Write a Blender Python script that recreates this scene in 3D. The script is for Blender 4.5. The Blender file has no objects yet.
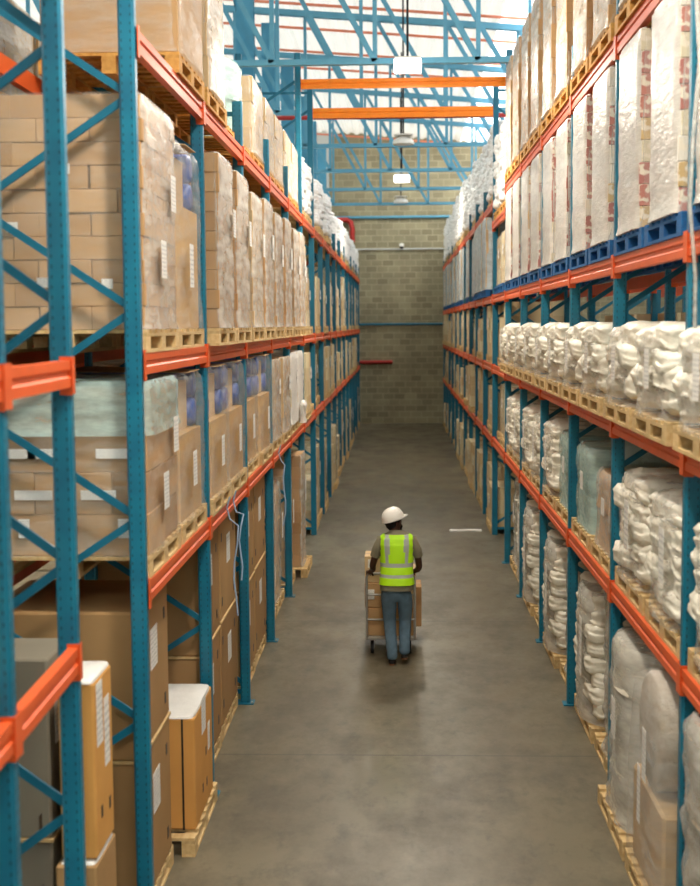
import bpy, bmesh, math, random
from mathutils import Vector, Matrix, noise
random.seed(7)
PI = math.pi
S = bpy.context.scene
C = S.collection

# ---------------------------------------------------------------- camera, world, light, exposure
FPX = 1300.0
cam_d = bpy.data.cameras.new('camera'); cam = bpy.data.objects.new('camera', cam_d); C.objects.link(cam); S.camera = cam
cam_d.sensor_fit = 'HORIZONTAL'; cam_d.sensor_width = 36.0; cam_d.lens = FPX / 700 * 36
cam_d.clip_end = 300
YAW, PITCH, ROLL = math.atan(50 / FPX), -math.atan(118 / FPX), math.radians(-0.40)
fw = Vector((-math.sin(YAW) * math.cos(PITCH), math.cos(YAW) * math.cos(PITCH), math.sin(PITCH)))
q = fw.to_track_quat('-Z', 'Y').to_matrix().to_4x4()
cam.matrix_world = Matrix.Translation((0, 0, 3.93)) @ q @ Matrix.Rotation(ROLL, 4, 'Z')
cam_d.dof.use_dof = True; cam_d.dof.focus_distance = 13.5; cam_d.dof.aperture_fstop = 2.4

w = bpy.data.worlds.new('world'); S.world = w; w.use_nodes = True
bg = w.node_tree.nodes['Background']; bg.inputs[0].default_value = (0.93, 0.97, 1.0, 1); bg.inputs[1].default_value = 5.0
sun_d = bpy.data.lights.new('sun', 'SUN'); sun_d.energy = 6.0; sun_d.angle = 0.3; sun_d.color = (1, 0.96, 0.9)
sun = bpy.data.objects.new('sun', sun_d); C.objects.link(sun); sun.rotation_euler = (math.radians(22), math.radians(-14), 0)
al = bpy.data.lights.new('far_wall_fill', 'AREA'); al.shape = 'RECTANGLE'; al.size = 6; al.size_y = 1.5; al.energy = 120; al.color = (1, .97, .9)  # added fill light under the roof, brightens the upper block wall
alo = bpy.data.objects.new('far_wall_fill', al); C.objects.link(alo); alo.location = (1.5, 48.8, 10.7); alo.rotation_euler = (math.radians(38), 0, 0)
S.view_settings.view_transform = 'Standard'; S.view_settings.look = 'None'; S.view_settings.gamma = 1
S.view_settings.use_curve_mapping = False; S.view_settings.exposure = -0.12
S.cycles.use_denoising = True
S.cycles.max_bounces = 7; S.cycles.diffuse_bounces = 4; S.cycles.glossy_bounces = 2; S.cycles.transmission_bounces = 3
S.cycles.transparent_max_bounces = 14; S.cycles.sample_clamp_indirect = 4; S.cycles.caustics_reflective = False; S.cycles.caustics_refractive = False

# ---------------------------------------------------------------- materials
def srgb(r, g, b):
    f = lambda c: (c / 255 / 12.92) if c / 255 <= 0.04045 else ((c / 255 + 0.055) / 1.055) ** 2.4
    return (f(r), f(g), f(b), 1)

class NT:
    def __init__(s, name):
        s.m = bpy.data.materials.new(name); s.m.use_nodes = True; s.t = s.m.node_tree
        s.b = s.t.nodes['Principled BSDF']; s.out = s.t.nodes['Material Output']
    def n(s, typ, **kw):
        nd = s.t.nodes.new(typ)
        for k, v in kw.items():
            if k.startswith('i_'): nd.inputs[int(k[2:]) if k[2:].isdigit() else k[2:].replace('_', ' ')].default_value = v
            else: setattr(nd, k, v)
        return nd
    def l(s, a, b): s.t.links.new(a, b)
    def math(s, op, a, b=None, c=None):
        nd = s.n('ShaderNodeMath', operation=op)
        for i, v in enumerate((a, b, c)):
            if v is None: continue
            if isinstance(v, (int, float)): nd.inputs[i].default_value = v
            else: s.l(v, nd.inputs[i])
        return nd.outputs[0]
    def mix(s, f, a, b):
        nd = s.n('ShaderNodeMix', data_type='RGBA')
        for sock, v in ((nd.inputs[0], f), (nd.inputs[6], a), (nd.inputs[7], b)):
            if isinstance(v, (int, float, tuple)): sock.default_value = v
            else: s.l(v, sock)
        return nd.outputs[2]
    def noise(s, scale, detail=3, vec=None, rough=0.5):
        nd = s.n('ShaderNodeTexNoise'); nd.inputs['Scale'].default_value = scale; nd.inputs['Detail'].default_value = detail
        nd.inputs['Roughness'].default_value = rough
        if vec is not None: s.l(vec, nd.inputs['Vector'])
        return nd.outputs[0]
    def obj(s): return s.n('ShaderNodeTexCoord').outputs['Object']
    def scaled(s, v, sc):
        nd = s.n('ShaderNodeMapping'); nd.inputs['Scale'].default_value = sc; s.l(v, nd.inputs[0]); return nd.outputs[0]
    def ramp(s, f, lo, hi):
        nd = s.n('ShaderNodeMapRange'); nd.inputs[1].default_value = lo; nd.inputs[2].default_value = hi
        s.l(f, nd.inputs[0]); return nd.outputs[0]
    def bump(s, h, strength, dist=0.01):
        nd = s.n('ShaderNodeBump'); nd.inputs['Strength'].default_value = strength; nd.inputs['Distance'].default_value = dist
        s.l(h, nd.inputs['Height']); s.l(nd.outputs[0], s.b.inputs['Normal']); return nd.outputs[0]
    def rnd(s):
        """a value that differs per object and per loose piece"""
        a = s.n('ShaderNodeObjectInfo').outputs['Random']; b = s.n('ShaderNodeNewGeometry').outputs['Random Per Island']
        return s.math('FRACT', s.math('ADD', a, b))

def simple(name, col, rough=0.5, metal=0.0, var=0.12, scale=6, spec=0.4):
    t = NT(name); c = srgb(*col)
    d = tuple(x * (1 - var) for x in c[:3]) + (1,)
    t.l(t.mix(t.ramp(t.noise(scale, 3, t.obj()), 0.3, 0.7), c, d), t.b.inputs['Base Color'])
    t.b.inputs['Roughness'].default_value = rough; t.b.inputs['Metallic'].default_value = metal
    t.b.inputs['Specular IOR Level'].default_value = spec
    return t.m

def m_post():
    t = NT('teal_perforated_steel'); o = t.obj()
    sep = t.n('ShaderNodeSeparateXYZ'); t.l(o, sep.inputs[0]); x, y, z = sep.outputs
    zz = t.math('ABSOLUTE', t.math('SUBTRACT', t.math('FRACT', t.math('MULTIPLY', z, 1 / 0.05)), 0.5))
    hz = t.math('LESS_THAN', zz, 0.16)
    ax, ay = t.math('ABSOLUTE', x), t.math('ABSOLUTE', y)
    hx = t.math('LESS_THAN', t.math('ABSOLUTE', t.math('SUBTRACT', ax, 0.027)), 0.0035)
    hy = t.math('LESS_THAN', t.math('ABSOLUTE', t.math('SUBTRACT', ay, 0.022)), 0.007)
    geo = t.n('ShaderNodeNewGeometry'); tc = t.n('ShaderNodeTexCoord'); ns = t.n('ShaderNodeSeparateXYZ'); t.l(tc.outputs['Normal'], ns.inputs[0])
    nx = t.math('GREATER_THAN', t.math('ABSOLUTE', ns.outputs[0]), 0.7); ny = t.math('GREATER_THAN', t.math('ABSOLUTE', ns.outputs[1]), 0.7)
    hole = t.math('MULTIPLY', hz, t.math('MAXIMUM', t.math('MULTIPLY', hx, ny), t.math('MULTIPLY', hy, nx)))
    base = t.mix(t.ramp(t.noise(5, 4, o), 0.35, 0.7), srgb(10, 114, 140), srgb(6, 96, 124))
    t.l(t.mix(hole, base, srgb(10, 52, 68)), t.b.inputs['Base Color'])
    t.b.inputs['Roughness'].default_value = 0.38
    return t.m

def m_cardboard(name, a, b, wrapc=None):
    t = NT(name); o = t.obj()
    base = t.mix(t.rnd(), srgb(*a), srgb(*b))
    n = t.ramp(t.noise(3.5, 4, o), 0.3, 0.75)
    dk = t.n('ShaderNodeHueSaturation'); dk.inputs['Value'].default_value = 0.88; t.l(base, dk.inputs['Color'])
    t.l(t.mix(n, base, dk.outputs[0]), t.b.inputs['Base Color'])
    t.b.inputs['Roughness'].default_value = 0.75; t.b.inputs['Specular IOR Level'].default_value = 0.2
    t.bump(t.noise(60, 2, t.scaled(o, (1, 1, 4))), 0.15, 0.004)
    return t.m

def m_wood(name, a, b):
    t = NT(name); o = t.obj()
    n = t.noise(9, 4, t.scaled(o, (3, 0.4, 3)))
    base = t.mix(t.ramp(n, 0.3, 0.7), srgb(*a), srgb(*b))
    dk = t.n('ShaderNodeHueSaturation'); dk.inputs['Value'].default_value = 0.75; t.l(base, dk.inputs['Color'])
    t.l(t.mix(t.rnd(), base, dk.outputs[0]), t.b.inputs['Base Color']); t.b.inputs['Roughness'].default_value = 0.8
    return t.m

def m_film(name, col, opac=0.35, rough=0.22, scale=3.2, bump=0.6, spread=0.3, ends=1.0):
    t = NT(name); o = t.obj()
    n1 = t.noise(scale, 4, t.scaled(o, (1, 1, 0.35)), 0.6)
    n2 = t.noise(scale * 1.6, 5, t.scaled(o, (0.6, 0.6, 2.4)), 0.65)
    t.b.inputs['Base Color'].default_value = srgb(*col); t.b.inputs['Roughness'].default_value = rough
    t.b.inputs['Specular IOR Level'].default_value = 0.6
    t.bump(t.math('ADD', n1, t.math('MULTIPLY', n2, 0.7)), bump, 0.035)
    tr = t.n('ShaderNodeBsdfTransparent'); mx = t.n('ShaderNodeMixShader')
    f = t.n('ShaderNodeMapRange'); f.inputs[1].default_value = 0.35; f.inputs[2].default_value = 0.65
    f.inputs[3].default_value = max(0, opac - spread * 0.5); f.inputs[4].default_value = min(1, opac + spread * 0.5)
    t.l(n2, f.inputs[0])
    nr = t.n('ShaderNodeSeparateXYZ'); t.l(t.n('ShaderNodeTexCoord').outputs['Normal'], nr.inputs[0])
    ax = t.ramp(t.math('ABSOLUTE', nr.outputs[0]), 0.35, 0.75)
    k = t.math('ADD', t.math('MULTIPLY', ax, 1 - ends), ends)
    t.l(t.math('MULTIPLY', f.outputs[0], k), mx.inputs[0])
    t.l(tr.outputs[0], mx.inputs[1]); t.l(t.b.outputs[0], mx.inputs[2]); t.l(mx.outputs[0], t.out.inputs[0])
    return t.m

def m_bag(name, a, b, rough=0.35):
    t = NT(name); o = t.obj()
    t.l(t.mix(t.ramp(t.noise(4, 4, o), 0.3, 0.7), srgb(*a), srgb(*b)), t.b.inputs['Base Color'])
    t.b.inputs['Roughness'].default_value = rough; t.b.inputs['Specular IOR Level'].default_value = 0.6
    t.bump(t.noise(11, 5, o, 0.6), 0.7, 0.03)
    return t.m

def m_print():
    """cartons printed in red, green, cream and white"""
    t = NT('printed_carton'); o = t.obj()
    r = t.rnd()
    cr = t.n('ShaderNodeValToRGB'); cr.color_ramp.interpolation = 'CONSTANT'; e = cr.color_ramp.elements
    e[0].position = 0; e[0].color = srgb(172, 112, 104)
    for p, c in ((0.3, (206, 196, 170)), (0.5, (182, 120, 108)), (0.62, (220, 214, 202)), (0.85, (196, 168, 120))):
        q_ = e.new(p); q_.color = srgb(*c)
    e[-1].position = 0.96; e[-1].color = srgb(205, 200, 190)
    t.l(r, cr.inputs[0])
    n = t.ramp(t.noise(14, 2, t.scaled(o, (1, 1, 1.2))), 0.5, 0.58)
    t.l(t.mix(n, cr.outputs[0], srgb(224, 214, 196)), t.b.inputs['Base Color']); t.b.inputs['Roughness'].default_value = 0.5
    return t.m

def m_label():
    t = NT('paper_label'); g = t.n('ShaderNodeTexCoord').outputs['Generated']
    sep = t.n('ShaderNodeSeparateXYZ'); t.l(g, sep.inputs[0])
    rows = t.math('GREATER_THAN', t.math('FRACT', t.math('MULTIPLY', sep.outputs[2], 9)), 0.55)
    bits = t.math('GREATER_THAN', t.noise(34, 1, g), 0.5)
    inside = t.math('LESS_THAN', t.math('ABSOLUTE', t.math('SUBTRACT', sep.outputs[2], 0.5)), 0.42)
    t.l(t.mix(t.math('MULTIPLY', inside, t.math('MULTIPLY', rows, bits)), srgb(232, 230, 224), srgb(170, 170, 170)), t.b.inputs['Base Color'])
    t.b.inputs['Roughness'].default_value = 0.5
    return t.m

def m_floor():
    t = NT('polished_concrete'); o = t.obj()
    a = t.ramp(t.noise(0.35, 5, o, 0.6), 0.35, 0.68)
    b = t.ramp(t.noise(1.3, 6, t.scaled(o, (1, 0.6, 1)), 0.7), 0.40, 0.64)
    c = t.ramp(t.noise(5, 6, t.scaled(o, (1, 0.5, 1)), 0.7), 0.54, 0.68)
    base = t.mix(a, srgb(124, 116, 96), srgb(98, 91, 73))
    base = t.mix(t.math('MULTIPLY', b, 0.75), base, srgb(76, 69, 55))
    base = t.mix(t.math('MULTIPLY', c, 0.55), base, srgb(62, 56, 47))
    sep = t.n('ShaderNodeSeparateXYZ'); t.l(o, sep.inputs[0])
    jl = t.math('LESS_THAN', t.math('ABSOLUTE', t.math('SUBTRACT', t.math('FRACT', t.math('MULTIPLY', t.math('ADD', sep.outputs[1], -11.6), 1 / 5.4)), 0.0)), 0.005)
    base = t.mix(t.math('MULTIPLY', jl, 0.8), base, srgb(70, 64, 56))
    t.l(base, t.b.inputs['Base Color'])
    t.l(t.math('ADD', t.math('MULTIPLY', b, 0.14), 0.31), t.b.inputs['Roughness']); t.b.inputs['Specular IOR Level'].default_value = 0.38
    t.bump(t.noise(22, 4, o), 0.06, 0.01)
    return t.m

def m_block():
    t = NT('concrete_block'); o = t.obj()
    sep = t.n('ShaderNodeSeparateXYZ'); t.l(o, sep.inputs[0]); cb = t.n('ShaderNodeCombineXYZ')
    t.l(sep.outputs[0], cb.inputs[0]); t.l(sep.outputs[2], cb.inputs[1])
    br = t.n('ShaderNodeTexBrick'); t.l(cb.outputs[0], br.inputs[0])
    br.inputs['Color1'].default_value = srgb(164, 155, 124); br.inputs['Color2'].default_value = srgb(138, 129, 102)
    br.inputs['Mortar'].default_value = srgb(180, 171, 142); br.inputs['Scale'].default_value = 1
    br.inputs['Mortar Size'].default_value = 0.014; br.inputs['Brick Width'].default_value = 0.44; br.inputs['Row Height'].default_value = 0.24
    n = t.ramp(t.noise(1.1, 5, o), 0.35, 0.7)
    t.l(t.mix(t.math('MULTIPLY', n, 0.4), br.outputs[0], srgb(104, 98, 80)), t.b.inputs['Base Color'])
    t.b.inputs['Roughness'].default_value = 0.9
    return t.m

def m_sheet(name, col, trans):
    """corrugated translucent roof or wall sheet"""
    t = NT(name); o = t.obj()
    t.b.inputs['Base Color'].default_value = srgb(*col); t.b.inputs['Roughness'].default_value = 0.5
    tl = t.n('ShaderNodeBsdfTranslucent'); tl.inputs[0].default_value = srgb(*col)
    mx = t.n('ShaderNodeMixShader'); mx.inputs[0].default_value = trans
    t.l(t.b.outputs[0], mx.inputs[1]); t.l(tl.outputs[0], mx.inputs[2]); t.l(mx.outputs[0], t.out.inputs[0])
    return t.m

def m_emit(name, col, s):
    t = NT(name); t.b.inputs['Base Color'].default_value = srgb(*col)
    t.b.inputs['Emission Color'].default_value = srgb(*col); t.b.inputs['Emission Strength'].default_value = s
    return t.m

M = dict(
    post=m_post(), brace=simple('teal_brace_steel', (10, 100, 126), 0.42), beam=simple('orange_beam_steel', (222, 94, 44), 0.4, var=0.1),
    gate=simple('bright_orange_beam_steel', (255, 140, 28), 0.4),
    truss=simple('pale_blue_truss_steel', (92, 158, 186), 0.5, var=0.08), column=simple('blue_column_steel', (78, 154, 188), 0.5, var=0.08),
    red=simple('red_painted_pipe', (176, 40, 34), 0.4), purlin=simple('red_oxide_purlin', (238, 140, 108), 0.6),
    pipe=simple('galvanised_pipe', (196, 198, 196), 0.4), dark=simple('black_rubber', (28, 28, 30), 0.7),
    card=m_cardboard('brown_cardboard', (196, 158, 112), (172, 134, 92)), card_pale=m_cardboard('pale_cardboard', (212, 184, 142), (194, 162, 120)),
    card_deep=m_cardboard('large_carton_cardboard', (178, 142, 96), (160, 124, 82)), card_yel=m_cardboard('yellowish_cardboard', (228, 216, 178), (204, 174, 130)),
    sleeve=m_cardboard('sleeve_cardboard', (206, 168, 112), (194, 154, 98)), card_orange=m_cardboard('golden_cardboard', (214, 160, 88), (204, 148, 80)), card_grey=m_cardboard('grey_card', (128, 120, 104), (120, 112, 98)),
    tape=simple('brown_tape', (156, 112, 66), 0.3), prnt=m_print(), label=m_label(), strap=simple('black_strap', (40, 36, 34), 0.5),
    strapb=simple('pale_blue_strap', (150, 172, 198), 0.4),
    wood=m_wood('pale_pallet_wood', (226, 196, 142), (200, 164, 106)), woodo=m_wood('golden_pallet_wood', (222, 168, 88), (196, 138, 62)),
    blue=m_wood('blue_pallet_paint', (16, 98, 158), (12, 80, 136)),
    film=m_film('clear_stretch_film', (234, 230, 220), 0.42, ends=0.35), film_light=m_film('thin_stretch_film', (222, 218, 208), 0.19, spread=0.28, bump=0.6),
    film_white=m_film('cloudy_stretch_film', (238, 236, 230), 0.9, 0.3, spread=0.1, bump=0.7),
    film_mid=m_film('milky_stretch_film', (226, 221, 210), 0.56, 0.26, spread=0.42, ends=0.10, bump=.8, scale=2.6), film_print=m_film('white_stretch_film', (218, 214, 206), 0.84, 0.26, spread=0.2, ends=0.14),
    film_sleeve=m_film('grey_tinted_film', (214, 212, 206), 0.24, spread=0.3, ends=.7), film_bag=m_film('shiny_clear_film', (240, 238, 230), .26, 0.15, spread=0.4, bump=1.0, scale=5), film_teal=m_film('pale_teal_film', (190, 216, 210), 0.5, 0.25, spread=0.3), film_grey=m_film('grey_film', (206, 204, 196), 0.55, 0.22, spread=0.4),
    film_blue=m_film('pale_blue_film', (200, 214, 220), 0.72, 0.25, spread=0.3),
    bag=m_bag('white_plastic_bag', (240, 236, 222), (224, 218, 200)), bag_far=m_bag('bright_white_bag', (250, 250, 248), (238, 238, 236)),
    teal=m_bag('pale_teal_plastic', (184, 208, 202), (162, 190, 186)), drum=simple('blue_plastic', (44, 92, 178), 0.3),
    roll=m_bag('silver_brown_film_roll', (190, 176, 158), (160, 146, 126), 0.25), core=simple('cardboard_core', (120, 92, 60), 0.8),
    floor=m_floor(), block=m_block(),
    clad=simple('pale_wall_cladding', (214, 216, 212), 0.6, var=0.05, scale=1),
    roof=m_sheet('translucent_roof_sheet', (222, 219, 210), 0.185), sky=m_sheet('clear_skylight_sheet', (250, 250, 250), 0.85),
    wallsheet=m_sheet('translucent_wall_sheet', (240, 244, 242), 0.5),
    lamp=m_emit('lit_lamp_lens', (255, 250, 244), 6.0), shade=simple('white_lamp_shade', (226, 224, 216), 0.5),
    skin=simple('dark_brown_skin', (74, 46, 34), 0.5), vest=simple('high_visibility_yellow', (186, 246, 22), 0.55, var=0.06), band=simple('silver_reflective_tape', (176, 184, 178), 0.35),
    shirt=simple('olive_grey_cotton', (128, 122, 100), 0.85), jeans=simple('blue_denim', (94, 120, 138), 0.85, var=0.25, scale=14), shoe=simple('black_shoe', (30, 26, 26), 0.6),
    sole=simple('tan_shoe_sole', (132, 96, 66), 0.7), hat=simple('white_hard_hat', (240, 238, 230), 0.3, var=0.03), hair=simple('black_hair', (20, 16, 15), 0.9),
    steel=simple('grey_trolley_tube', (170, 168, 162), 0.35, 0.2), deckm=simple('trolley_platform', (176, 172, 162), 0.5),
)

# ---------------------------------------------------------------- mesh building
class MB:
    def __init__(s): s.v = []; s.f = []; s.mi = []; s.mats = []; s.sm = []
    def m(s, mat):
        if mat not in s.mats: s.mats.append(mat)
        return s.mats.index(mat)
    def add(s, vs, fs, mat, smooth=False):
        o = len(s.v); s.v += [tuple(v) for v in vs]; k = s.m(mat)
        for f in fs: s.f.append([i + o for i in f]); s.mi.append(k); s.sm.append(smooth)
        return s
    def box(s, x0, x1, y0, y1, z0, z1, mat, rot=None, bev=0.0):
        if bev > 0:
            b = bev
            vs = []; fs = []
            # bevelled box: 24 vertices
            xs, ys, zs = (x0, x1), (y0, y1), (z0, z1)
            idx = {}
            for i in (0, 1):
                for j in (0, 1):
                    for k in (0, 1):
                        sx, sy, sz = (1, -1)[i], (1, -1)[j], (1, -1)[k]
                        for ax in range(3):
                            p = [xs[i] + sx * b, ys[j] + sy * b, zs[k] + sz * b]
                            p[ax] = (xs[i], ys[j], zs[k])[ax]
                            idx[(i, j, k, ax)] = len(vs); vs.append(p)
            g = lambda i, j, k, a: idx[(i, j, k, a)]
            fs += [[g(0,0,0,0), g(0,0,1,0), g(0,1,1,0), g(0,1,0,0)], [g(1,0,0,0), g(1,1,0,0), g(1,1,1,0), g(1,0,1,0)],
                   [g(0,0,0,1), g(1,0,0,1), g(1,0,1,1), g(0,0,1,1)], [g(0,1,0,1), g(0,1,1,1), g(1,1,1,1), g(1,1,0,1)],
                   [g(0,0,0,2), g(0,1,0,2), g(1,1,0,2), g(1,0,0,2)], [g(0,0,1,2), g(1,0,1,2), g(1,1,1,2), g(0,1,1,2)]]
            for i in (0, 1):
                for j in (0, 1):
                    fs.append([g(i,j,0,0), g(i,j,1,0), g(i,j,1,1), g(i,j,0,1)])
                    fs.append([g(i,0,j,0), g(i,1,j,0), g(i,1,j,2), g(i,0,j,2)])
                    fs.append([g(0,i,j,1), g(1,i,j,1), g(1,i,j,2), g(0,i,j,2)])
                    for k in (0, 1): fs.append([g(i,j,k,0), g(i,j,k,1), g(i,j,k,2)])
        else:
            vs = [(x, y, z) for x in (x0, x1) for y in (y0, y1) for z in (z0, z1)]
            fs = [[0, 1, 3, 2], [4, 6, 7, 5], [0, 4, 5, 1], [2, 3, 7, 6], [0, 2, 6, 4], [1, 5, 7, 3]]
        if rot: vs = [rot @ Vector(v) for v in vs]
        return s.add(vs, fs, mat)
    def bar(s, p, q, w, h, mat, up=(0, 0, 1)):
        p, q = Vector(p), Vector(q); d = (q - p).normalized(); u = Vector(up)
        if abs(d.dot(u)) > 0.98: u = Vector((0, 1, 0))
        r = d.cross(u).normalized(); u = r.cross(d)
        vs = [a + r * (sx * w / 2) + u * (sz * h / 2) for a in (p, q) for sx, sz in ((-1, -1), (1, -1), (1, 1), (-1, 1))]
        return s.add(vs, [[0, 1, 2, 3], [7, 6, 5, 4], [0, 4, 5, 1], [1, 5, 6, 2], [2, 6, 7, 3], [3, 7, 4, 0]], mat)
    def prism(s, prof, y0, y1, mat, axis='y'):
        n = len(prof); mk = (lambda a, b, y: (a, y, b)) if axis == 'y' else (lambda a, b, y: (y, a, b)) if axis == 'x' else (lambda a, b, y: (a, b, y))
        vs = [mk(a, b, y0) for a, b in prof] + [mk(a, b, y1) for a, b in prof]
        fs = [[i, (i + 1) % n, n + (i + 1) % n, n + i] for i in range(n)] + [list(range(n))[::-1], list(range(n, 2 * n))]
        return s.add(vs, fs, mat)
    def tube(s, pts, rad, mat, seg=10, sx=1.0, smooth=True, cap=True):
        """sweep of an ellipse along pts; rad is a number or list; sx scales the side axis"""
        pts = [Vector(p) for p in pts]; n = len(pts)
        if not isinstance(rad, (list, tuple)): rad = [rad] * n
        sxs = sx if isinstance(sx, (list, tuple)) else [sx] * n
        ref = None; vs = []
        for i, p in enumerate(pts):
            d = (pts[min(i + 1, n - 1)] - pts[max(i - 1, 0)]).normalized()
            if ref is None:
                ref = Vector((1, 0, 0)) if abs(d.x) < 0.9 else Vector((0, 1, 0))
            r = (ref - d * ref.dot(d)).normalized(); ref = r; u = d.cross(r)
            for k in range(seg):
                a = 2 * PI * k / seg; vs.append(p + r * (math.cos(a) * rad[i] * sxs[i]) + u * (math.sin(a) * rad[i]))
        fs = [[i * seg + k, i * seg + (k + 1) % seg, (i + 1) * seg + (k + 1) % seg, (i + 1) * seg + k] for i in range(n - 1) for k in range(seg)]
        s.add(vs, fs, mat, smooth)
        if cap: s.add(vs[:seg][::-1], [list(range(seg))], mat); s.add(vs[-seg:], [list(range(seg))], mat)
        return s
    def mesh(s, name):
        me = bpy.data.meshes.new(name); me.from_pydata(s.v, [], s.f)
        for m_ in s.mats: me.materials.append(m_)
        me.polygons.foreach_set('material_index', s.mi); me.polygons.foreach_set('use_smooth', s.sm)
        me.update()
        bm = bmesh.new(); bm.from_mesh(me); bmesh.ops.recalc_face_normals(bm, faces=bm.faces); bm.to_mesh(me); bm.free()
        return me
    def obj(s, name, parent=None, loc=(0, 0, 0), rotz=0):
        return ob(name, s.mesh(name), parent, loc, rotz)

def ob(name, me, parent=None, loc=(0, 0, 0), rotz=0):
    o = bpy.data.objects.new(name, me); C.objects.link(o); o.parent = parent; o.location = loc; o.rotation_euler = (0, 0, rotz)
    return o
def empty(name, loc=(0, 0, 0), rotz=0): return ob(name, None, None, loc, rotz)
def tag(o, label, cat, group=None):
    o['label'] = label; o['category'] = cat
    if group: o['group'] = group
    return o
def struct(o): o['kind'] = 'structure'; return o
def kids(o): return KID.get(o, [])
ORD = ['first', 'second', 'third', 'fourth', 'fifth', 'sixth', 'seventh', 'eighth', 'ninth', 'tenth', 'eleventh', 'twelfth', 'thirteenth', 'fourteenth', 'fifteenth', 'sixteenth', 'seventeenth', 'eighteenth', 'nineteenth', 'twentieth', 'twenty-first', 'twenty-second', 'twenty-third', 'twenty-fourth']

def copy_tree(o, children, loc, rotz, label, group, cat):
    c = o.copy(); C.objects.link(c); c.location = loc; c.rotation_euler = (0, 0, rotz)
    c['label'] = label; c['group'] = group; c['category'] = cat
    for ch in children:
        d = ch.copy(); C.objects.link(d); d.parent = c
    return c

# ---------------------------------------------------------------- the setting
LX, RX = -1.57, 1.72            # faces of the racks on the aisle
MAINY = [7.9 + 2.68 * i for i in range(6)]
FARY = [24.2 + 2.7 * i for i in range(11)]
BACK = 51.9
def roof_z(x): return 11.2 - 0.08 * (x + 2.7)

mb = MB(); mb.add([(-14, -12, 0), (14, -12, 0), (14, BACK + .3, 0), (-14, BACK + .3, 0), (-14, -12, -.2), (14, -12, -.2), (14, BACK + .3, -.2), (-14, BACK + .3, -.2)],
    [[0, 1, 2, 3], [7, 6, 5, 4], [0, 4, 5, 1], [1, 5, 6, 2], [2, 6, 7, 3], [3, 7, 4, 0]], M['floor']); struct(mb.obj('floor'))
mb = MB(); mb.box(-2.75, 14, BACK, BACK + .3, 0, 13, M['block']); struct(mb.obj('wall_back'))
def corrugated(x0, x1, y0, y1, mat, along, step=0.36, amp=0.07):
    """roof sheet with ribs running along Y"""
    mb = MB(); n = int((x1 - x0) / step); vs = []
    for i in range(n * 4 + 1):
        x = x0 + (x1 - x0) * i / (n * 4); z = roof_z(x) + 0.25 + (amp if i % 4 in (1, 2) else 0)
        vs += [(x, y0, z), (x, y1, z)]
    fs = [[2 * i, 2 * i + 2, 2 * i + 3, 2 * i + 1] for i in range(n * 4)]
    return mb.add(vs, fs, mat)
c_ = corrugated(-14, 2.4, -12, BACK, M['roof'], 'y'); struct(c_.obj('ceiling'))
c_ = corrugated(2.4, 5.2, -12, BACK, M['sky'], 'y'); struct(c_.obj('window_1'))
c_ = corrugated(5.2, 14, -12, BACK, M['roof'], 'y'); struct(c_.obj('ceiling'))
mb = MB()
for i in range(28):
    y = BACK - .15 - i * 0.0
mb.box(-14, -2.75, BACK, BACK + .1, 0, 13, M['clad']); struct(mb.obj('wall_back_left'))
mb = MB(); mb.box(-14.1, -14, -12, BACK + .3, 0, 5.2, M['clad']); struct(mb.obj('wall_left'))
mb = MB(); mb.box(-14.1, -14.05, -12, BACK + .3, 5.2, 13, M['wallsheet']); struct(mb.obj('window_2'))
mb = MB(); mb.box(14, 14.1, -12, BACK + .3, 0, 12, M['clad']); struct(mb.obj('wall_right'))
mb = MB(); mb.box(-14, 14, -12.2, -12, 0, 13, M['clad']); struct(mb.obj('wall_front'))

# purlins under the roof
for k, y in enumerate([BACK - .4, 38.2, 35.9, 33.1, 30.6, 28.2, 26.0, 23.6]):
    mb = MB(); mb.bar((-9, y, roof_z(-9) + .12), (10, y, roof_z(10) + .12), 0.04, 0.06, M['purlin'])
    struct(mb.obj('trim_%d' % (k + 1)))

# roof trusses and columns
TY = [20.9, 25.7, 30.5, 35.4, 40.2, 45.1]
names_t = ['nearest the camera, above the first orange gate beam', 'just behind the second orange gate beam', 'third from the camera', 'fourth from the camera', 'fifth from the camera', 'nearest the block wall']
for ti, y in enumerate(TY):
    t = empty('roof_truss', (0, y, 0)); tag(t, 'pale blue steel roof truss ' + names_t[ti], 'truss', 'roof trusses')
    zb = 8.05; x0, x1, px = -7.6, 9.2, 1.62
    MB().bar((x0, 0, zb), (x1, 0, zb), 0.12, 0.09, M['truss']).obj('bottom_chord', t)
    MB().bar((x0, 0, roof_z(x0) - .12), (x1, 0, roof_z(x1) - .12), 0.14, 0.14, M['truss']).obj('top_chord', t)
    n = int((x1 - x0) / px); ph = (-0.72 + (0.35, 0.0, .2, .5, -.3, .1)[ti])
    for i in range(-4, 7):
        x = ph + i * px
        if x < x0 or x > x1: continue
        MB().bar((x, 0, zb), (x, 0, roof_z(x) - .12), 0.07, 0.06, M['truss']).obj('vertical_member', t)
        m_ = MB()
        m_.bar((x, -.05, zb), (x - px, -.05, roof_z(x - px) - .12), 0.02, 0.08, M['truss'])
        m_.bar((x, .05, zb), (x - px, .05, roof_z(x - px) - .12), 0.02, 0.08, M['truss'])
        if x - px > x0: m_.obj('diagonal_member', t)
for ci, y in enumerate([y_ for y_ in TY] + [51.0]):
    for s_, cx in (('left', -3.0),):
        c = empty('steel_column', (cx, y + .35, 0))
        tag(c, 'blue steel roof column behind the left racks, %s from the camera' % ORD[ci], 'column', 'roof columns')
        m_ = MB(); m_.box(-.17, .17, -.14, -.12, .02, 10.9, M['column']).box(-.17, .17, .12, .14, .02, 10.9, M['column']).box(-.012, .012, -.12, .12, .02, 10.9, M['column'])
        m_.obj('shaft', c); MB().box(-.22, .22, -.2, .2, 0, .02, M['column']).obj('base_plate', c)
for k, (x, y) in enumerate([(-3.0, 27.0), (-3.0, 33.0), (-3.0, 39.0)]):
    pass
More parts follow.
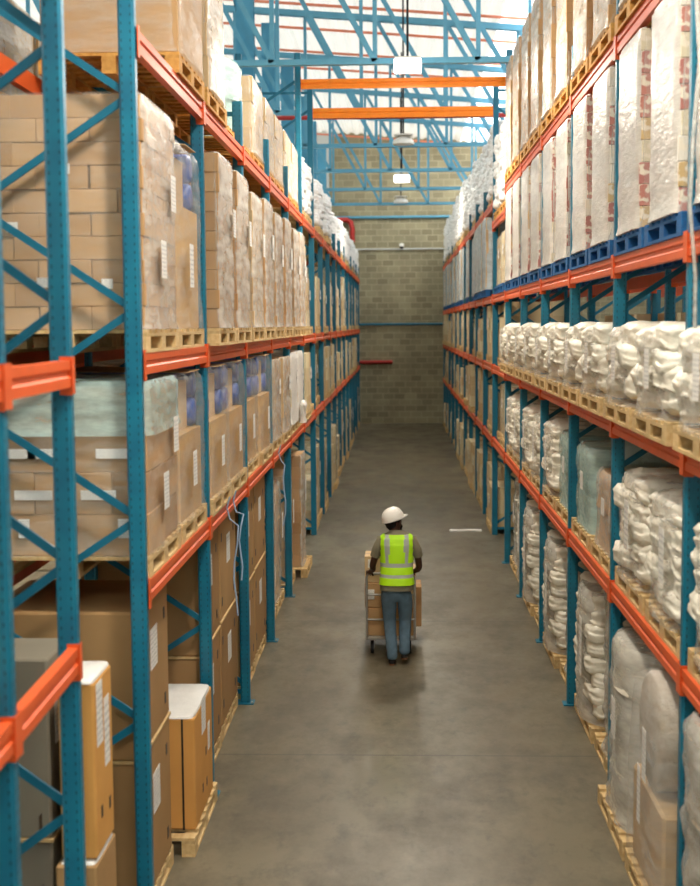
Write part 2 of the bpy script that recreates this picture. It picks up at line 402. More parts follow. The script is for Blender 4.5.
# diagonal sway brace in the left column line
t = empty('sway_brace', (-3.32, 26.1, 0)); tag(t, 'blue crossed bracing high between the left roof columns', 'brace')
MB().bar((0, .4, 6.6), (0, 9.6, 10.8), .07, .09, M['column']).obj('diagonal_member', t)
MB().bar((0, .4, 10.8), (0, 9.6, 6.6), .07, .09, M['column']).obj('diagonal_member', t)

# pipes on the back wall
def wall_pipe(name, pts, r, mat, label):
    o = MB().tube([Vector(p) for p in pts], r, M[mat], 8).obj(name); tag(o, label, 'pipe'); return o
wy = BACK - .08
wall_pipe('wall_rail', [(-2.7, wy, 3.95), (2.5, wy, 3.95)], .045, 'post', 'teal rail running level across the block wall at mid height')
wall_pipe('wall_rail', [(-2.7, wy, 8.15), (3.5, wy, 8.15)], .055, 'truss', 'blue rail across the block wall below the roof trusses')
wall_pipe('conduit', [(-2.7, wy, 6.9), (2.6, wy, 6.9)], .03, 'pipe', 'thin white conduit running across the block wall')
wall_pipe('fire_pipe', [(-2.2, wy, 2.45), (-.28, wy, 2.45)], .07, 'red', 'red pipe low on the block wall beside the left rack')
wall_pipe('fire_pipe', [(-2.6, wy - .1, 8.05), (-2.05, wy - .1, 8.05), (-1.9, wy - .1, 7.95), (-1.84, wy - .1, 7.7), (-1.84, wy - .1, 7.2)], .1, 'red', 'red bent pipe high on the block wall over the left bags')
c = empty('security_camera', (.1, wy, 6.95)); tag(c, 'small white dome camera on the wall conduit', 'camera')
MB().tube([(0, -.03, .05), (0, -.03, .14), (0, -.03, .18)], [.09, .09, .03], M['shade'], 10).obj('housing', c)
MB().tube([(0, -.03, .05), (0, -.03, -.01), (0, -.03, -.04)], [.07, .06, .02], M['dark'], 10).obj('dome', c)
c = wall_pipe('sprinkler_pipe', [(-3.6, 26.6, 8.09), (2.9, 26.6, 8.09)], .045, 'red', 'red pipe behind the farther orange gate beam')

# lamps over the aisle
LAMPS = [(.12, -2.0, 1), (.12, 6.0, 1), (.12, 13.4, 1), (.14, 20.4, 1), (.1, 28.4, 0), (.08, 35.9, 1), (0.06, 41.9, 0)]
lamp_l = ['behind the camera', 'overhead near the camera', 'over the worker', 'nearest in view, in front of the orange gate beams', 'just past the orange gate beams, unlit', 'glowing white near the block wall', 'farthest along the aisle, unlit']
for i, (x, y, on) in enumerate(LAMPS):
    t = empty('hanging_lamp', (x, y, 0)); tag(t, 'white high bay lamp ' + lamp_l[i], 'lamp', 'lamps along the aisle')
    z = 7.88
    if on: MB().box(-.21, .21, -.2, .2, z - .08, z + .08, M['lamp'], bev=.02).obj('lens', t)
    else: MB().tube([(0, 0, z - .1), (0, 0, z - .02), (0, 0, z + .06), (0, 0, z + .1)], [.23, .22, .12, .05], M['shade'], 14).obj('lamp_shade', t)
    MB().box(-.2, .2, -.19, .19, z + .081, z + .11, M['shade']).obj('housing', t)
    MB().tube([(0, 0, z + .1), (0, 0, roof_z(x) + .27)], .018, M['dark'], 6).obj('rod', t)
    if on:
        ld = bpy.data.lights.new('lamp_light', 'AREA'); ld.shape = 'SQUARE'; ld.size = .4; ld.energy = {13.4: 190, 35.9: 170}.get(y, 320); ld.color = (1, .9, .76)
        lo = bpy.data.objects.new('lamp_light', ld); C.objects.link(lo); lo.location = (x, y, z - .14)

# ---------------------------------------------------------------- racks
def post_mesh(h):
    """perforated omega section upright"""
    a, b, l = .05, .045, .015
    prof = [(-a, -b + l), (-a + l, -b), (a - l, -b), (a, -b + l), (a, b - l), (a - l, b), (a - l, b - .006), (-a + l, b - .006), (-a + l, b), (-a, b - l)]
    return MB().prism(prof, 0.012, h, M['post'], 'z').mesh('upright_post')
POSTM = {}
def pmesh(h):
    if h not in POSTM: POSTM[h] = post_mesh(h)
    return POSTM[h]
baseM = MB().box(-.09, .09, -.08, .08, 0, .012, M['post']).box(.062, .082, -.07, -.05, .012, .03, M['steel']).mesh('base_plate')

def beam_mb(L):
    mb = MB(); h = .066; d = .026
    prof = [(-d, -h), (-d, -.02), (-d + .012, -.01), (-d + .012, .012), (-d, .022), (-d, h), (d, h), (d, -h)]
    mb.prism(prof, .052, L - .052, M['beam'])
    for y in (.0475, L - .0515):
        mb.box(-.034, .03, y, y + .004, -.105, .085, M['beam'])
    for y in (.0, L):      # connector lip lying on the post face
        s_ = 1 if y == 0 else -1
        mb.box(-.036, -.03, min(y, y + s_ * .055), max(y, y + s_ * .055), -.10, .085, M['beam'])
    return mb
BEAMM = {}
def bmesh_beam(L):
    k = round(L, 3)
    if k not in BEAMM: BEAMM[k] = beam_mb(L).mesh('beam')
    return BEAMM[k]

def brace_pts(depth, h, z0=.19, p=1.28):
    out = []; z = z0; fr = True
    out.append(((.03, 0, .12), (depth - .03, 0, .12)))
    while z + p / 2 < h - .05:
        a = (0.04 if fr else depth - .04, 0, z); b = (depth - .04 if fr else .04, 0, z + p / 2)
        out.append((a, b)); z += p / 2; fr = not fr
    out.append(((.03, 0, h - .12), (depth - .03, 0, h - .12)))
    return out

def make_rack(loc, side, ys, tops, levels, label, detail=True, depth=1.05, rotz=0, skip_beams=()):
    """rack standing on its aisle face: local x grows into the rack (side=+1) or away (-1)"""
    r = empty('pallet_rack', loc, rotz); tag(r, label, 'rack', 'pallet racks')
    for i, (y, h) in enumerate(zip(ys, tops)):
        if detail:
            f = ob('upright_post', pmesh(h), r, (side * .05, y, 0), 0); ob('base_plate', baseM, f)
            b = ob('upright_post', pmesh(h), r, (side * (depth - .05), y, 0), 0); ob('base_plate', baseM, b)
            for (p, q_) in brace_pts(depth, h):
                m_ = MB(); P_ = Vector((side * p[0] - side * .05, 0, p[2])); Q_ = Vector((side * q_[0] - side * .05, 0, q_[2]))
                d = (Q_ - P_).normalized(); n_ = Vector((-d.z, 0, d.x))
                m_.bar(P_, Q_, .02, .045, M['brace'], up=n_); m_.obj('brace', f)
        else:
            m_ = MB()
            for x in (.05, depth - .05): m_.box(side * x - .05, side * x + .05, y - .045, y + .045, 0, h, M['brace'])
            for (p, q_) in brace_pts(depth, h):
                m_.bar((side * p[0], y, p[2]), (side * q_[0], y, q_[2]), .02, .045, M['brace'])
            m_.obj('upright_frame', r)
    for i in range(len(ys) - 1):
        for li, z in enumerate(levels):
            if (i, li) in skip_beams: continue
            L = ys[i + 1] - ys[i]; me = bmesh_beam(L)
            for x, rz in ((side * .02, 0), (side * (depth - .02), PI)):
                rr = 0 if (x < .5 and side > 0 and x > 0) or (side < 0 and x < -.5) else PI
                o = ob('beam', me, r, (x, ys[i] if rr == 0 else ys[i + 1], z), rr)
    return r

LL = [2.28, 3.70, 5.64]; RL = [1.76, 3.11, 4.39, 6.10]
TL = 6.17; GATE = 8.28
make_rack((LX, 0, 0), -1, MAINY, [TL] * 5 + [GATE], LL, 'teal and orange pallet rack lining the left of the aisle before the gate beams')
make_rack((RX, 0, 0), 1, [MAINY[0] - 2.68] + MAINY, [TL + .5] * 6 + [GATE], RL, 'teal and orange pallet rack lining the right of the aisle before the gate beams')
make_rack((LX, 0, 0), -1, FARY, [GATE] + [TL] * 10, LL, 'far teal and orange pallet rack on the left, running to the block wall', False)
make_rack((RX, 0, 0), 1, FARY, [GATE] + [6.6] * 10, RL, 'far teal and orange pallet rack on the right, running to the block wall', False)
# near left rack, slightly turned, one pallet wide bays
NR = Vector((-1.59, 5.18, 0)); nr_ang = math.atan2(.035, 1.22)
def nrp(x, y, z=0): return NR + Matrix.Rotation(nr_ang, 3, 'Z') @ Vector((x, y, z))
make_rack(NR, -1, [-1.22, 0, 1.22], [TL] * 3, [2.26, 3.70, 5.64], 'nearest teal and orange rack at the left edge, with orange beam ends', rotz=nr_ang, depth=.95)
# rear racks, back to back
make_rack((-3.25, 0, 0), -1, MAINY, [TL] * 6, LL, 'teal rack seen through the gaps behind the left rack', False)
make_rack((3.05, 0, 0), 1, [MAINY[0] - 2.68] + MAINY, [6.6] * 7, RL, 'teal rack seen through the gaps behind the right rack', False)

# tie beams bridging the gap bay
for s_, X, lv, nm in ((-1, LX, LL, 'left'), (1, RX, [1.76, 3.11, 4.39, 5.72], 'right')):
    for li, z in enumerate(lv):
        L = FARY[0] - MAINY[-1]; me = bmesh_beam(L)
        o = ob('bridging_beam', me, None, (X + s_ * .02, MAINY[-1] if s_ > 0 else FARY[0], z), 0 if s_ > 0 else PI)
        tag(o, 'orange beam bridging the gap between the %s racks, %s from the floor' % (nm, ORD[li]), 'beam', 'beams between the racks')
        o = ob('bridging_beam', me, None, (X + s_ * 1.03, FARY[0] if s_ > 0 else MAINY[-1], z), PI if s_ > 0 else 0)
        tag(o, 'rear orange beam bridging the gap between the %s racks, %s from the floor' % (nm, ORD[li]), 'beam', 'beams between the racks')
# the two gate beams over the aisle
for y, nm, h in ((MAINY[-1], 'nearer, higher looking', .075), (FARY[0], 'farther, lower looking', .09)):
    m_ = MB(); x0, x1 = LX + .001, RX - .001
    m_.prism([(y - .025, 7.79 - h), (y - .025, 7.79 - .02), (y - .013, 7.79 - .01), (y - .013, 7.79 + .01), (y - .025, 7.79 + .02), (y - .025, 7.79 + h), (y + .025, 7.79 + h), (y + .025, 7.79 - h)], x0, x1, M['gate'], 'x')
    m_.box(x0, x0 + .004, y - .04, y + .04, 7.68, 7.90, M['gate']).box(x1 - .004, x1, y - .04, y + .04, 7.68, 7.90, M['gate'])
    o = m_.obj('gate_beam'); tag(o, 'bright orange beam across the aisle overhead, the %s one' % nm, 'beam', 'gate beams over the aisle')

# ---------------------------------------------------------------- pallets and loads (origin at the bottom centre, aisle side at local -X)
def pallet_proto(mat, detailed):
    W, D = .6, .5; pr = empty('pallet') if detailed else None; ch = []
    deck = MB()
    for i in range(7):
        y = -W + .05 + i * (1.2 - .1) / 6; deck.box(-D, D, y - .05, y + .05, .122, .144, M[mat])
    for i in range(3):
        x = -D + .05 + i * .45; deck.box(x - .05, x + .05, -W, W, .10, .1215, M[mat])
    blocks = [(x, y) for x in (-.45, 0, .45) for y in (-.53, 0, .53)]
    bm_ = MB().box(-.05, .05, -.07, .07, .022, .0995, M[mat])
    run = MB().box(-.05, .05, -W, W, 0, .0215, M[mat])
    if detailed:
        ch.append(deck.obj('deck', pr)); bme = bm_.mesh('block'); rme = run.mesh('bottom_board')
        for x, y in blocks: ch.append(ob('block', bme, pr, (x, y, 0)))
        for x in (-.45, 0, .45): ch.append(ob('bottom_board', rme, pr, (x, 0, 0)))
        return pr, ch
    for x, y in blocks: deck.box(x - .05, x + .05, y - .07, y + .07, .022, .0995, M[mat])
    for x in (-.45, 0, .45): deck.box(x - .05, x + .05, -W, W, 0, .0215, M[mat])
    return deck.obj('pallet'), []

def carton_boxes(W, D, H, ny, nx, nz, rng, gap=.004, jit=.008, stagger=True):
    """list of (x0,x1,y0,y1,z0,z1) for a stack of cartons D deep (x), W wide (y)"""
    out = []; h = H / nz
    for k in range(nz):
        a, b = (nx, ny)
        ysplit = [i / b for i in range(b + 1)]; xsplit = [i / a for i in range(a + 1)]
        if stagger and k % 2 and b > 1: ysplit = [0] + [(i + .5) / b for i in range(b)] + [1]
        if stagger and k % 2 and a > 1: xsplit = [0] + [(i + .45) / a for i in range(a)] + [1]
        for i in range(len(xsplit) - 1):
            for j in range(len(ysplit) - 1):
                jx, jy = rng.uniform(-jit, jit), rng.uniform(-jit, jit)
                inner = 0 < i < len(xsplit) - 2 and 0 < j < len(ysplit) - 2
                if inner: continue
                out.append((-D / 2 + xsplit[i] * D + gap / 2 + jx, -D / 2 + xsplit[i + 1] * D - gap / 2 + jx,
                            -W / 2 + ysplit[j] * W + gap / 2 + jy, -W / 2 + ysplit[j + 1] * W - gap / 2 + jy, k * h + .0015, (k + 1) * h - .0015))
    return out

def shell(W, D, H, mat, seed=0, bulge=0, lay=0.15, amp=.012, rad=.05, name='stretch_wrap', z0=0, top=True, n=4.0, sag=0.0):
    """film wrapped round a load: superellipse ring section, creases pushed into the mesh"""
    seg = 44; nz = max(8, int(H / .055)); vs = []
    off = Vector((seed * 7.3, seed * 3.1, 0))
    for k in range(nz + 1):
        z = H * k / nz
        for i in range(seg):
            a = 2 * PI * (i + .5) / seg; c, s_ = math.cos(a), math.sin(a)
            e = 2 / (n * 2.0 if n > 3 else n)
            x = abs(c) ** e * (1 if c > 0 else -1) * D / 2; y = abs(s_) ** e * (1 if s_ > 0 else -1) * W / 2
            nn = noise.noise(Vector((x * 3, y * 3, z * 5)) + off) + .5 * noise.noise(Vector((x * 8, y * 8, z * 14)) + off)
            f = amp * nn + bulge * (abs(math.sin(PI * (z + .01) / lay)) - .5)
            d = Vector((x, y, 0)).normalized()
            tz = 1 - (max(0, z - (H - rad)) / rad) ** 2 * (rad * .5 / (D / 2)) if rad > 0 else 1
            fl = .02 * max(0, 1 - z / .1) ** 2
            vs.append((x * tz + d.x * (f + fl), y * tz + d.y * (f + fl), z0 + z))
    fs = [[k * seg + i, k * seg + (i + 1) % seg, (k + 1) * seg + (i + 1) % seg, (k + 1) * seg + i] for k in range(nz) for i in range(seg)]
    mb = MB(); mb.add(vs, fs, mat, True)
    if top:
        base = vs[-seg:]; rings = [base]
        for sc in (.8, .5, .2):
            rings.append([(x * sc, y * sc, z0 + H + .004 + (1 - sc) * .01 - sag * (1 - sc) + .02 * noise.noise(Vector((x * sc * 5, y * sc * 5, seed)))) for x, y, z in base])
        tv = [v for r_ in rings for v in r_]
        tf = [[k * seg + i, k * seg + (i + 1) % seg, (k + 1) * seg + (i + 1) % seg, (k + 1) * seg + i] for k in range(3) for i in range(seg)] + [[3 * seg + i for i in range(seg)]]
        mb.add(tv, tf, mat, True)
    return mb

def label_mb(x, y0, y1, z0, z1): return MB().box(x - .003, x, y0, y1, z0, z1, M['label'])
def end_label_mb(y, x0, x1, z0, z1): return MB().box(x0, x1, y, y + .003, z0, z1, M['label'])

bag_meshes = []
def bag_mesh(mat, seed, L=.63, Wd=.48, T=.215):
    bm = bmesh.new(); bmesh.ops.create_cube(bm, size=2); bmesh.ops.subdivide_edges(bm, edges=bm.edges, cuts=9, use_grid_fill=True)
    off = Vector((seed * 5.1, 2.3 * seed, 1.7))
    for v in bm.verts:
        x, y, z = v.co; 
        rr = (abs(x) ** 6 + abs(y) ** 6) ** (1 / 6)
        ed = max(abs(x), abs(y))
        th = (1 - ed ** 5 * .5)
        cx = 1 / max(1, (abs(x) ** 5 + abs(y) ** 5) ** .2)
        n_ = noise.noise(Vector((x * 1.7, y * 1.7, z)) + off) * .3 + noise.noise(Vector((x * 4, y * 4, z * 2)) + off) * .16
        v.co = Vector((x * cx * Wd / 2 * (1 + n_ * .22 - .04), y * cx * L / 2 * (1 + n_ * .2 - .04), (z * th + n_ * .6) * T / 2))
    me = bpy.data.meshes.new('bag'); bm.to_mesh(me); bm.free(); me.materials.append(mat)
    for p in me.polygons: p.use_smooth = True
    return me
BAGS = [bag_mesh(M['bag'], i) for i in range(5)]
BAGSF = [bag_mesh(M['bag_far'], i) for i in range(3)]

def proto_arch(seed):
    """a big roll lying on a carton, film drawn over both"""
    root = empty('wrapped_roll_load'); ch = []
    ch.append(MB().box(-.46, .46, -.52, .52, 0, .66, M['card_pale'], bev=.02).obj('carton', root))
    r = .40
    ch.append(MB().tube([(-.45, 0, 0), (-.449, 0, 0), (-.42, 0, 0), (.42, 0, 0), (.449, 0, 0), (.45, 0, 0)], [r * .3, r * .93, r, r, r * .93, r * .3], M['roll'], 32).obj('film_roll', root, (0, 0, .66 + r)))
    n = 30; prof = []
    for i in range(n + 1):
        a = PI * i / n; prof.append((-math.cos(a) * (r + .03), .66 + r + math.sin(a) * (r + .025)))
    prof = [(-.56, .02), (-.55, .3), (-.54, .62), (-.50, .85)] + prof + [(.50, .85), (.54, .62), (.55, .3), (.56, .02)]
    xs = [-.50 + i * 1.0 / 16 for i in range(17)]; vs = []
    for i, x in enumerate(xs):
        for (y, z) in prof:
            nn = .02 * noise.noise(Vector((x * 5, y * 6, z * 6 + seed))); k = .98 if i in (0, 16) else 1
            vs.append((x, y * k + nn, z * (k if z > .6 else 1) + nn * (z > .6)))
    m = len(prof)
    fs = [[i * m + j, i * m + j + 1, (i + 1) * m + j + 1, (i + 1) * m + j] for i in range(16) for j in range(m - 1)] + [[j for j in range(m)], [16 * m + j for j in range(m)]]
    ch.append(MB().add(vs, fs, M['film_sleeve'], True).obj('stretch_wrap', root))
    ch.append(label_mb(-.505, -.16, -.04, .75, 1.1).obj('label', root)); ch.append(label_mb(-.505, .02, .12, .4, .8).obj('label', root))
    return Proto(root, ch, 1.55)

class Proto:
    def __init__(s, root, ch, top): s.root = root; s.ch = ch; s.top = top; s.used = False

def dome_bag_stack(W, D, nz, rng, bags, lay=.125):
    pl = []
    for k in range(nz):
        cols = [(x, y) for x in (-.2, .29) for y in (-.355, 0, .355)] if k % 2 else [(x, y) for x in (-.27, .2) for y in (-.285, .285)]
        for (x, y) in cols:
            sc = 1 if k < nz - 1 else .93
            rz = (PI / 2 if k % 2 else 0)
            pl.append((x * sc + rng.uniform(-.03, .03), y * sc + rng.uniform(-.015, .015), (.14 if bags is BAGS else .13) + k * lay, rng.choice(bags), rz + rng.uniform(-.16, .16), rng.uniform(-.12, .12)))
    return pl

def proto_bags(nz, seed, film='film_light', bags=None, merged=False, W=1.15, D=1.0, lay=.145, name='bag_load', lab=True):
    rng = random.Random(seed); bags = bags or BAGS; ch = []
    pl = dome_bag_stack(W, D, nz, rng, bags, lay)
    if merged:
        bm = bmesh.new()
        for (x, y, z, me, rz, ry) in pl:
            n0 = len(bm.verts); bm.from_mesh(me); bm.verts.ensure_lookup_table()
            mtx = Matrix.Translation((x, y, z)) @ Matrix.Rotation(rz, 4, 'Z')
            bmesh.ops.transform(bm, matrix=mtx, verts=bm.verts[n0:])
        me = bpy.data.meshes.new(name); bm.to_mesh(me); bm.free(); me.materials.append(bags[0].materials[0])
        for p in me.polygons: p.use_smooth = True
        return Proto(ob(name, me), [], nz * lay + .03)
    root = empty(name)
    for (x, y, z, me, rz, ry) in pl:
        o = ob('bag', me, root, (x, y, z), rz); o.rotation_euler = (ry, rng.uniform(-.05, .05), rz); ch.append(o)
    H = nz * lay + .085
    ch.append(shell(W + .07, D + .08, H, M[film], seed, .012, lay, .02, .10, n=3.0, name='stretch_wrap').obj('stretch_wrap', root))
    if lab: ch.append(label_mb(-(D + .1) / 2 - .012, -.33, -.18, H * .35, H * .8).obj('label', root))
    return Proto(root, ch, H)

def proto_cartons(H, nz, seed, mat='card', film='film', merged=False, ny=3, nx=2, W=1.16, D=.98, name='carton_load', labels=1, white=False, film_h=None, extra=None):
    rng = random.Random(seed); bx = carton_boxes(W, D, H, ny, nx, nz, rng); ch = []
    if merged:
        m_ = MB()
        for b in bx: m_.box(*b, M[mat])
        if labels: m_.box(-D / 2 - .03, -D / 2 - .027, -.35, -.15, H * .55, H * .75, M['label'])
        root = m_.obj(name)
    else:
        root = empty(name); cache = {}
        for b in bx:
            cx, cy = (b[0] + b[1]) / 2, (b[2] + b[3]) / 2; sx, sy, sz = b[1] - b[0], b[3] - b[2], b[5] - b[4]
            key = (round(sx, 2), round(sy, 2))
            if key not in cache:
                c_ = MB().box(-sx / 2, sx / 2, -sy / 2, sy / 2, 0, sz, M[mat], bev=.004)
                c_.box(-sx / 2 - .0008, sx / 2 + .0008, -.022, .022, sz - .04, sz + .0006, M['tape'])
                cache[key] = c_.mesh('carton')
            ch.append(ob('carton', cache[key], root, (cx, cy, b[4])))
    if film:
        f = shell(W + .035, D + .035, (film_h or H) + .012, M[film], seed, 0, .2, .010, .03, n=6.0)
        ch.append(f.obj('stretch_wrap', root))
    for i in range(labels if not merged else 0):
        y = (-.35, .05)[i % 2]; ch.append(label_mb(-D / 2 - .045, y, y + .17, H * (.55 - .32 * i), H * (.55 - .32 * i) + .24).obj('label', root))
    if extra: extra(root, ch)
    return Proto(root, ch, H)

def proto_big(H, seed, mat='card_deep', n=2, W=1.16, D=1.0, name='large_carton_stack'):
    """two large cartons one on another with a tie sheet of wood between"""
    root = empty(name); ch = []; h = H / n
    for k in range(n):
        z = k * h
        c_ = MB().box(-D / 2, D / 2, -W / 2, W / 2, z + (.02 if k else 0), z + h - .004, M[mat], bev=.012)
        o = c_.obj('large_carton', root); ch.append(o)
        for j, (yy, zz) in enumerate([(-.42, .18), (-.42, .8), (.44, .2), (.44, .82)]):   # printed handling marks
            ch.append(MB().box(-D / 2 - .0025, -D / 2, yy, yy + .05, z + zz * h - .05, z + zz * h + .03, M['strap']).obj('printed_mark', root))
        ch.append(label_mb(-D / 2 - .001, -.12, .12, z + h * .5, z + h * .78).obj('label', root))
        if k: ch.append(MB().box(-D / 2 - .01, D / 2 + .01, -W / 2 - .01, W / 2 + .01, z, z + .018, M['wood']).obj('wooden_tray', root))
    return Proto(root, ch, H)

def proto_blue(H, seed):
    """tall brown carton with blue drums lying on top, all in clear film"""
    root = empty('blue_drum_load'); ch = []; hb = H - .48
    m_ = MB(); 
    prof = [(-.47, -.5), (-.4, -.56), (.4, -.56), (.47, -.5), (.47, .5), (.4, .56), (-.4, .56), (-.47, .5)]
    m_.prism(prof, 0, hb, M['sleeve'], 'z'); ch.append(m_.obj('carton_sleeve', root))
    for j, (y, z) in enumerate(((-.43, .12), (-.43, .345), (.41, .12), (.41, .345))):
        d = MB(); d.tube([(-.44, 0, 0), (-.435, 0, 0), (-.41, 0, 0), (.3, 0, 0), (.32, 0, 0)], [.06, .1, .115, .115, .09], M['drum'], 18)
        o = d.obj('blue_drum', root, (0, y, hb + z)); ch.append(o)
    ch.append(MB().box(-.4, .42, -.28, .26, hb, hb + .38, M['card_pale'], bev=.01).obj('inner_carton', root))
    ch.append(MB().add([(-.5, -.3, hb + .455), (.45, -.56, hb + .475), (.46, .5, hb + .47), (-.5, .2, hb + .45), (-.5, -.3, hb + .46), (.45, -.56, hb + .48), (.46, .5, hb + .475), (-.5, .2, hb + .455)],
        [[0, 1, 2, 3], [4, 7, 6, 5], [0, 4, 5, 1], [1, 5, 6, 2], [2, 6, 7, 3], [3, 7, 4, 0]], M['card_pale']).obj('top_sheet', root))
    ch.append(shell(1.19, 1.01, H - .02, M['film_sleeve'], seed, 0, .2, .018, .09, n=5, top=False).obj('stretch_wrap', root))
    ch.append(label_mb(-.535, .12, .28, H * .22, H * .45).obj('label', root))
    return Proto(root, ch, H)

def proto_roll(mat, r, L, name, film='film_grey', n=1, axis='x'):
    root = empty(name); ch = []
    for i in range(n):
        m_ = MB(); y = (i - (n - 1) / 2) * 2 * r * 1.02
        pts = [(-L / 2, 0, 0), (-L / 2, 0, 0), (-L / 2 + .02, 0, 0), (L / 2 - .02, 0, 0), (L / 2, 0, 0), (L / 2, 0, 0)]
        m_.tube([(-L / 2, 0, 0), (-L / 2 + .001, 0, 0), (-L / 2 + .03, 0, 0), (0, 0, 0), (L / 2 - .03, 0, 0), (L / 2 - .001, 0, 0), (L / 2, 0, 0)], [r * .3, r * .9, r, r * .985, r, r * .9, r * .3], M[mat], 28)
        o = m_.obj('film_roll', root, (0, y, r)); ch.append(o)
        c_ = MB().tube([(-L / 2 - .01, 0, 0), (L / 2 + .01, 0, 0)], r * .22, M['core'], 14); ch.append(c_.obj('core', root, (0, y, r)))
    return Proto(root, ch, 2 * r)

def proto_wrapped(mat, film, H, seed, name, W=1.12, D=.96, n=4.0, nz=4, lab=True, amp=.025):
    """soft goods stacked in layers inside a sheet of film"""
    root = empty(name); ch = []
    lay = H / nz
    for k in range(nz):
        ch.append(shell(W - .05, D - .05, lay * .985, M[mat], seed + k, 0, 1, amp * .6, .05, n=n, z0=k * lay).obj('layer', root))
    ch.append(shell(W, D, H + .01, M[film], seed, 0, lay, amp, .08, n=n, sag=.0).obj('stretch_wrap', root))
    if lab: ch.append(label_mb(-D / 2 - .035, -.3, -.14, H * .5, H * .72).obj('label', root))
    return Proto(root, ch, H)

# prototypes -------------------------------------------------------
P = {}
def teal_top(root, ch):
    ch.append(shell(1.22, 1.04, .34, M['film_teal'], 91, 0, .2, .012, .06, n=6, z0=.76).obj('teal_film', root))
    for (x, z, w_, h_) in ((-.4, .62, .22, .06), (-.05, .62, .3, .06), (.2, .62, .2, .06), (-.3, .36, .22, .06), (.1, .36, .24, .06), (-.38, .12, .07, .12), (-.05, .12, .07, .12), (.25, .12, .07, .12)):
        ch.append(end_label_mb(.6, x, x + w_, z, z + h_).obj('label', root)); 
def end_small(root, ch):
    for (x, z) in ((-.3, .25), (.1, .26), (-.05, .95), (.28, .6)):
        ch.append(end_label_mb(.602, x, x + .07, z, z + .06).obj('label', root))
P['brown0'] = proto_cartons(1.43, 10, 1, 'card', 'film', ny=4, nx=3, labels=2, extra=end_small, name='carton_load')
P['teal0'] = proto_cartons(1.06, 4, 2, 'card', 'film_light', ny=2, nx=2, labels=2, extra=teal_top, name='labelled_carton_load')
P['wrapA'] = proto_cartons(1.44, 9, 3, 'card', 'film_mid', ny=3, nx=2, W=.9, name='carton_load')
P['wrapB'] = proto_cartons(1.38, 8, 4, 'card_pale', 'film_mid', ny=3, nx=2, W=.92, name='carton_load')
P['wrapAm'] = proto_cartons(1.44, 9, 5, 'card', 'film_mid', True, W=.9, name='carton_load')
P['wrapBm'] = proto_cartons(1.40, 10, 6, 'card', 'film_mid', True, W=.9, name='carton_load')
P['bigtop'] = proto_cartons(1.62, 2, 8, 'card', 'film_light', ny=1, nx=1, name='large_carton_load', labels=0)
P['whitetop'] = proto_cartons(1.6, 6, 9, 'card_pale', 'film_mid', ny=2, nx=2, W=.98, name='carton_load', labels=0)
P['shorttop'] = proto_cartons(.84, 3, 10, 'card_pale', 'film', True, ny=2, nx=2, name='carton_load', labels=0)
P['blue'] = proto_blue(1.12, 11)
P['blue_tall'] = proto_blue(1.38, 12)
P['big2'] = proto_big(1.98, 13); P['big2n'] = proto_big(1.98, 15, W=1.08); P['big1'] = proto_big(1.0, 14, n=1, name='large_carton')
P['bags4'] = proto_bags(4, 20, 'film_bag', lay=.118); P['bags4b'] = proto_bags(4, 23, 'film_bag', lay=.118); P['bags5'] = proto_bags(5, 21, 'film_bag'); P['bags5b'] = proto_bags(5, 24, 'film_bag')
P['bags10'] = proto_bags(8, 22, 'film_grey')
P['bags4m'] = proto_bags(4, 25, merged=True); P['bags5m'] = proto_bags(5, 28, merged=True)
P['bagfar'] = proto_bags(9, 26, bags=BAGSF, merged=True, lay=.14, name='white_bag_load'); P['bagfar2'] = proto_bags(6, 27, bags=BAGSF, merged=True, lay=.14, name='white_bag_load')
P['print'] = proto_cartons(1.39, 9, 30, 'prnt', 'film_print', ny=3, nx=2, W=.92, name='printed_carton_load', labels=0)
P['printm'] = proto_cartons(1.39, 12, 31, 'prnt', 'film_print', True, W=.92, name='printed_carton_load', labels=0)
P['rtop'] = proto_cartons(1.66, 9, 32, 'card', 'film_mid', ny=2, nx=2, W=.86, name='carton_load', labels=0)
P['rtopm'] = proto_cartons(1.66, 9, 33, 'card', 'film_mid', True, ny=2, nx=2, W=.86, name='carton_load', labels=0)
P['farA'] = proto_cartons(.97, 4, 40, 'card_yel', None, True, W=1.1, name='carton_load'); P['farB'] = proto_cartons(.86, 3, 41, 'card_yel', 'film_light', True, W=1.0, D=.9, name='carton_load')
P['farC'] = proto_cartons(.72, 3, 42, 'card_yel', None, True, ny=2, W=1.15, D=.95, name='carton_load')
P['farL'] = proto_cartons(1.35, 6, 45, 'card_yel', 'film_light', True, W=1.0, D=.9, name='carton_load')
P['farT'] = proto_cartons(1.38, 6, 43, 'card_pale', 'film_blue', True, name='film_wrapped_load', labels=0)
P['tealwrap'] = proto_wrapped('teal', 'film_teal', .78, 50, 'teal_wrapped_load', nz=2)
P['tealtall'] = proto_wrapped('teal', 'film_teal', .82, 51, 'teal_wrapped_load', nz=2, n=2.2, lab=False)
P['clearbox'] = proto_wrapped('card', 'film', .66, 52, 'film_wrapped_load', nz=2)
P['roll1'] = proto_roll('teal', .17, .9, 'film_roll')
P['bale'] = proto_wrapped('bag', 'film_grey', 1.35, 53, 'wrapped_bale', nz=4, n=3, amp=.035)
P['bale2'] = proto_wrapped('roll', 'film_grey', 1.5, 54, 'grey_wrapped_bale', nz=3, n=3, amp=.05, lab=False)
P['bigroll'] = proto_roll('roll', .33, 1.0, 'large_film_roll')
P['basebox'] = proto_wrapped('card_pale', 'film_grey', .78, 55, 'film_wrapped_carton', nz=1, n=5)
P['arch'] = proto_arch(3)
P['greycarton'] = proto_big(2.1, 60, 'card_grey', n=2, W=.5, D=1.0, name='grey_carton_stack')
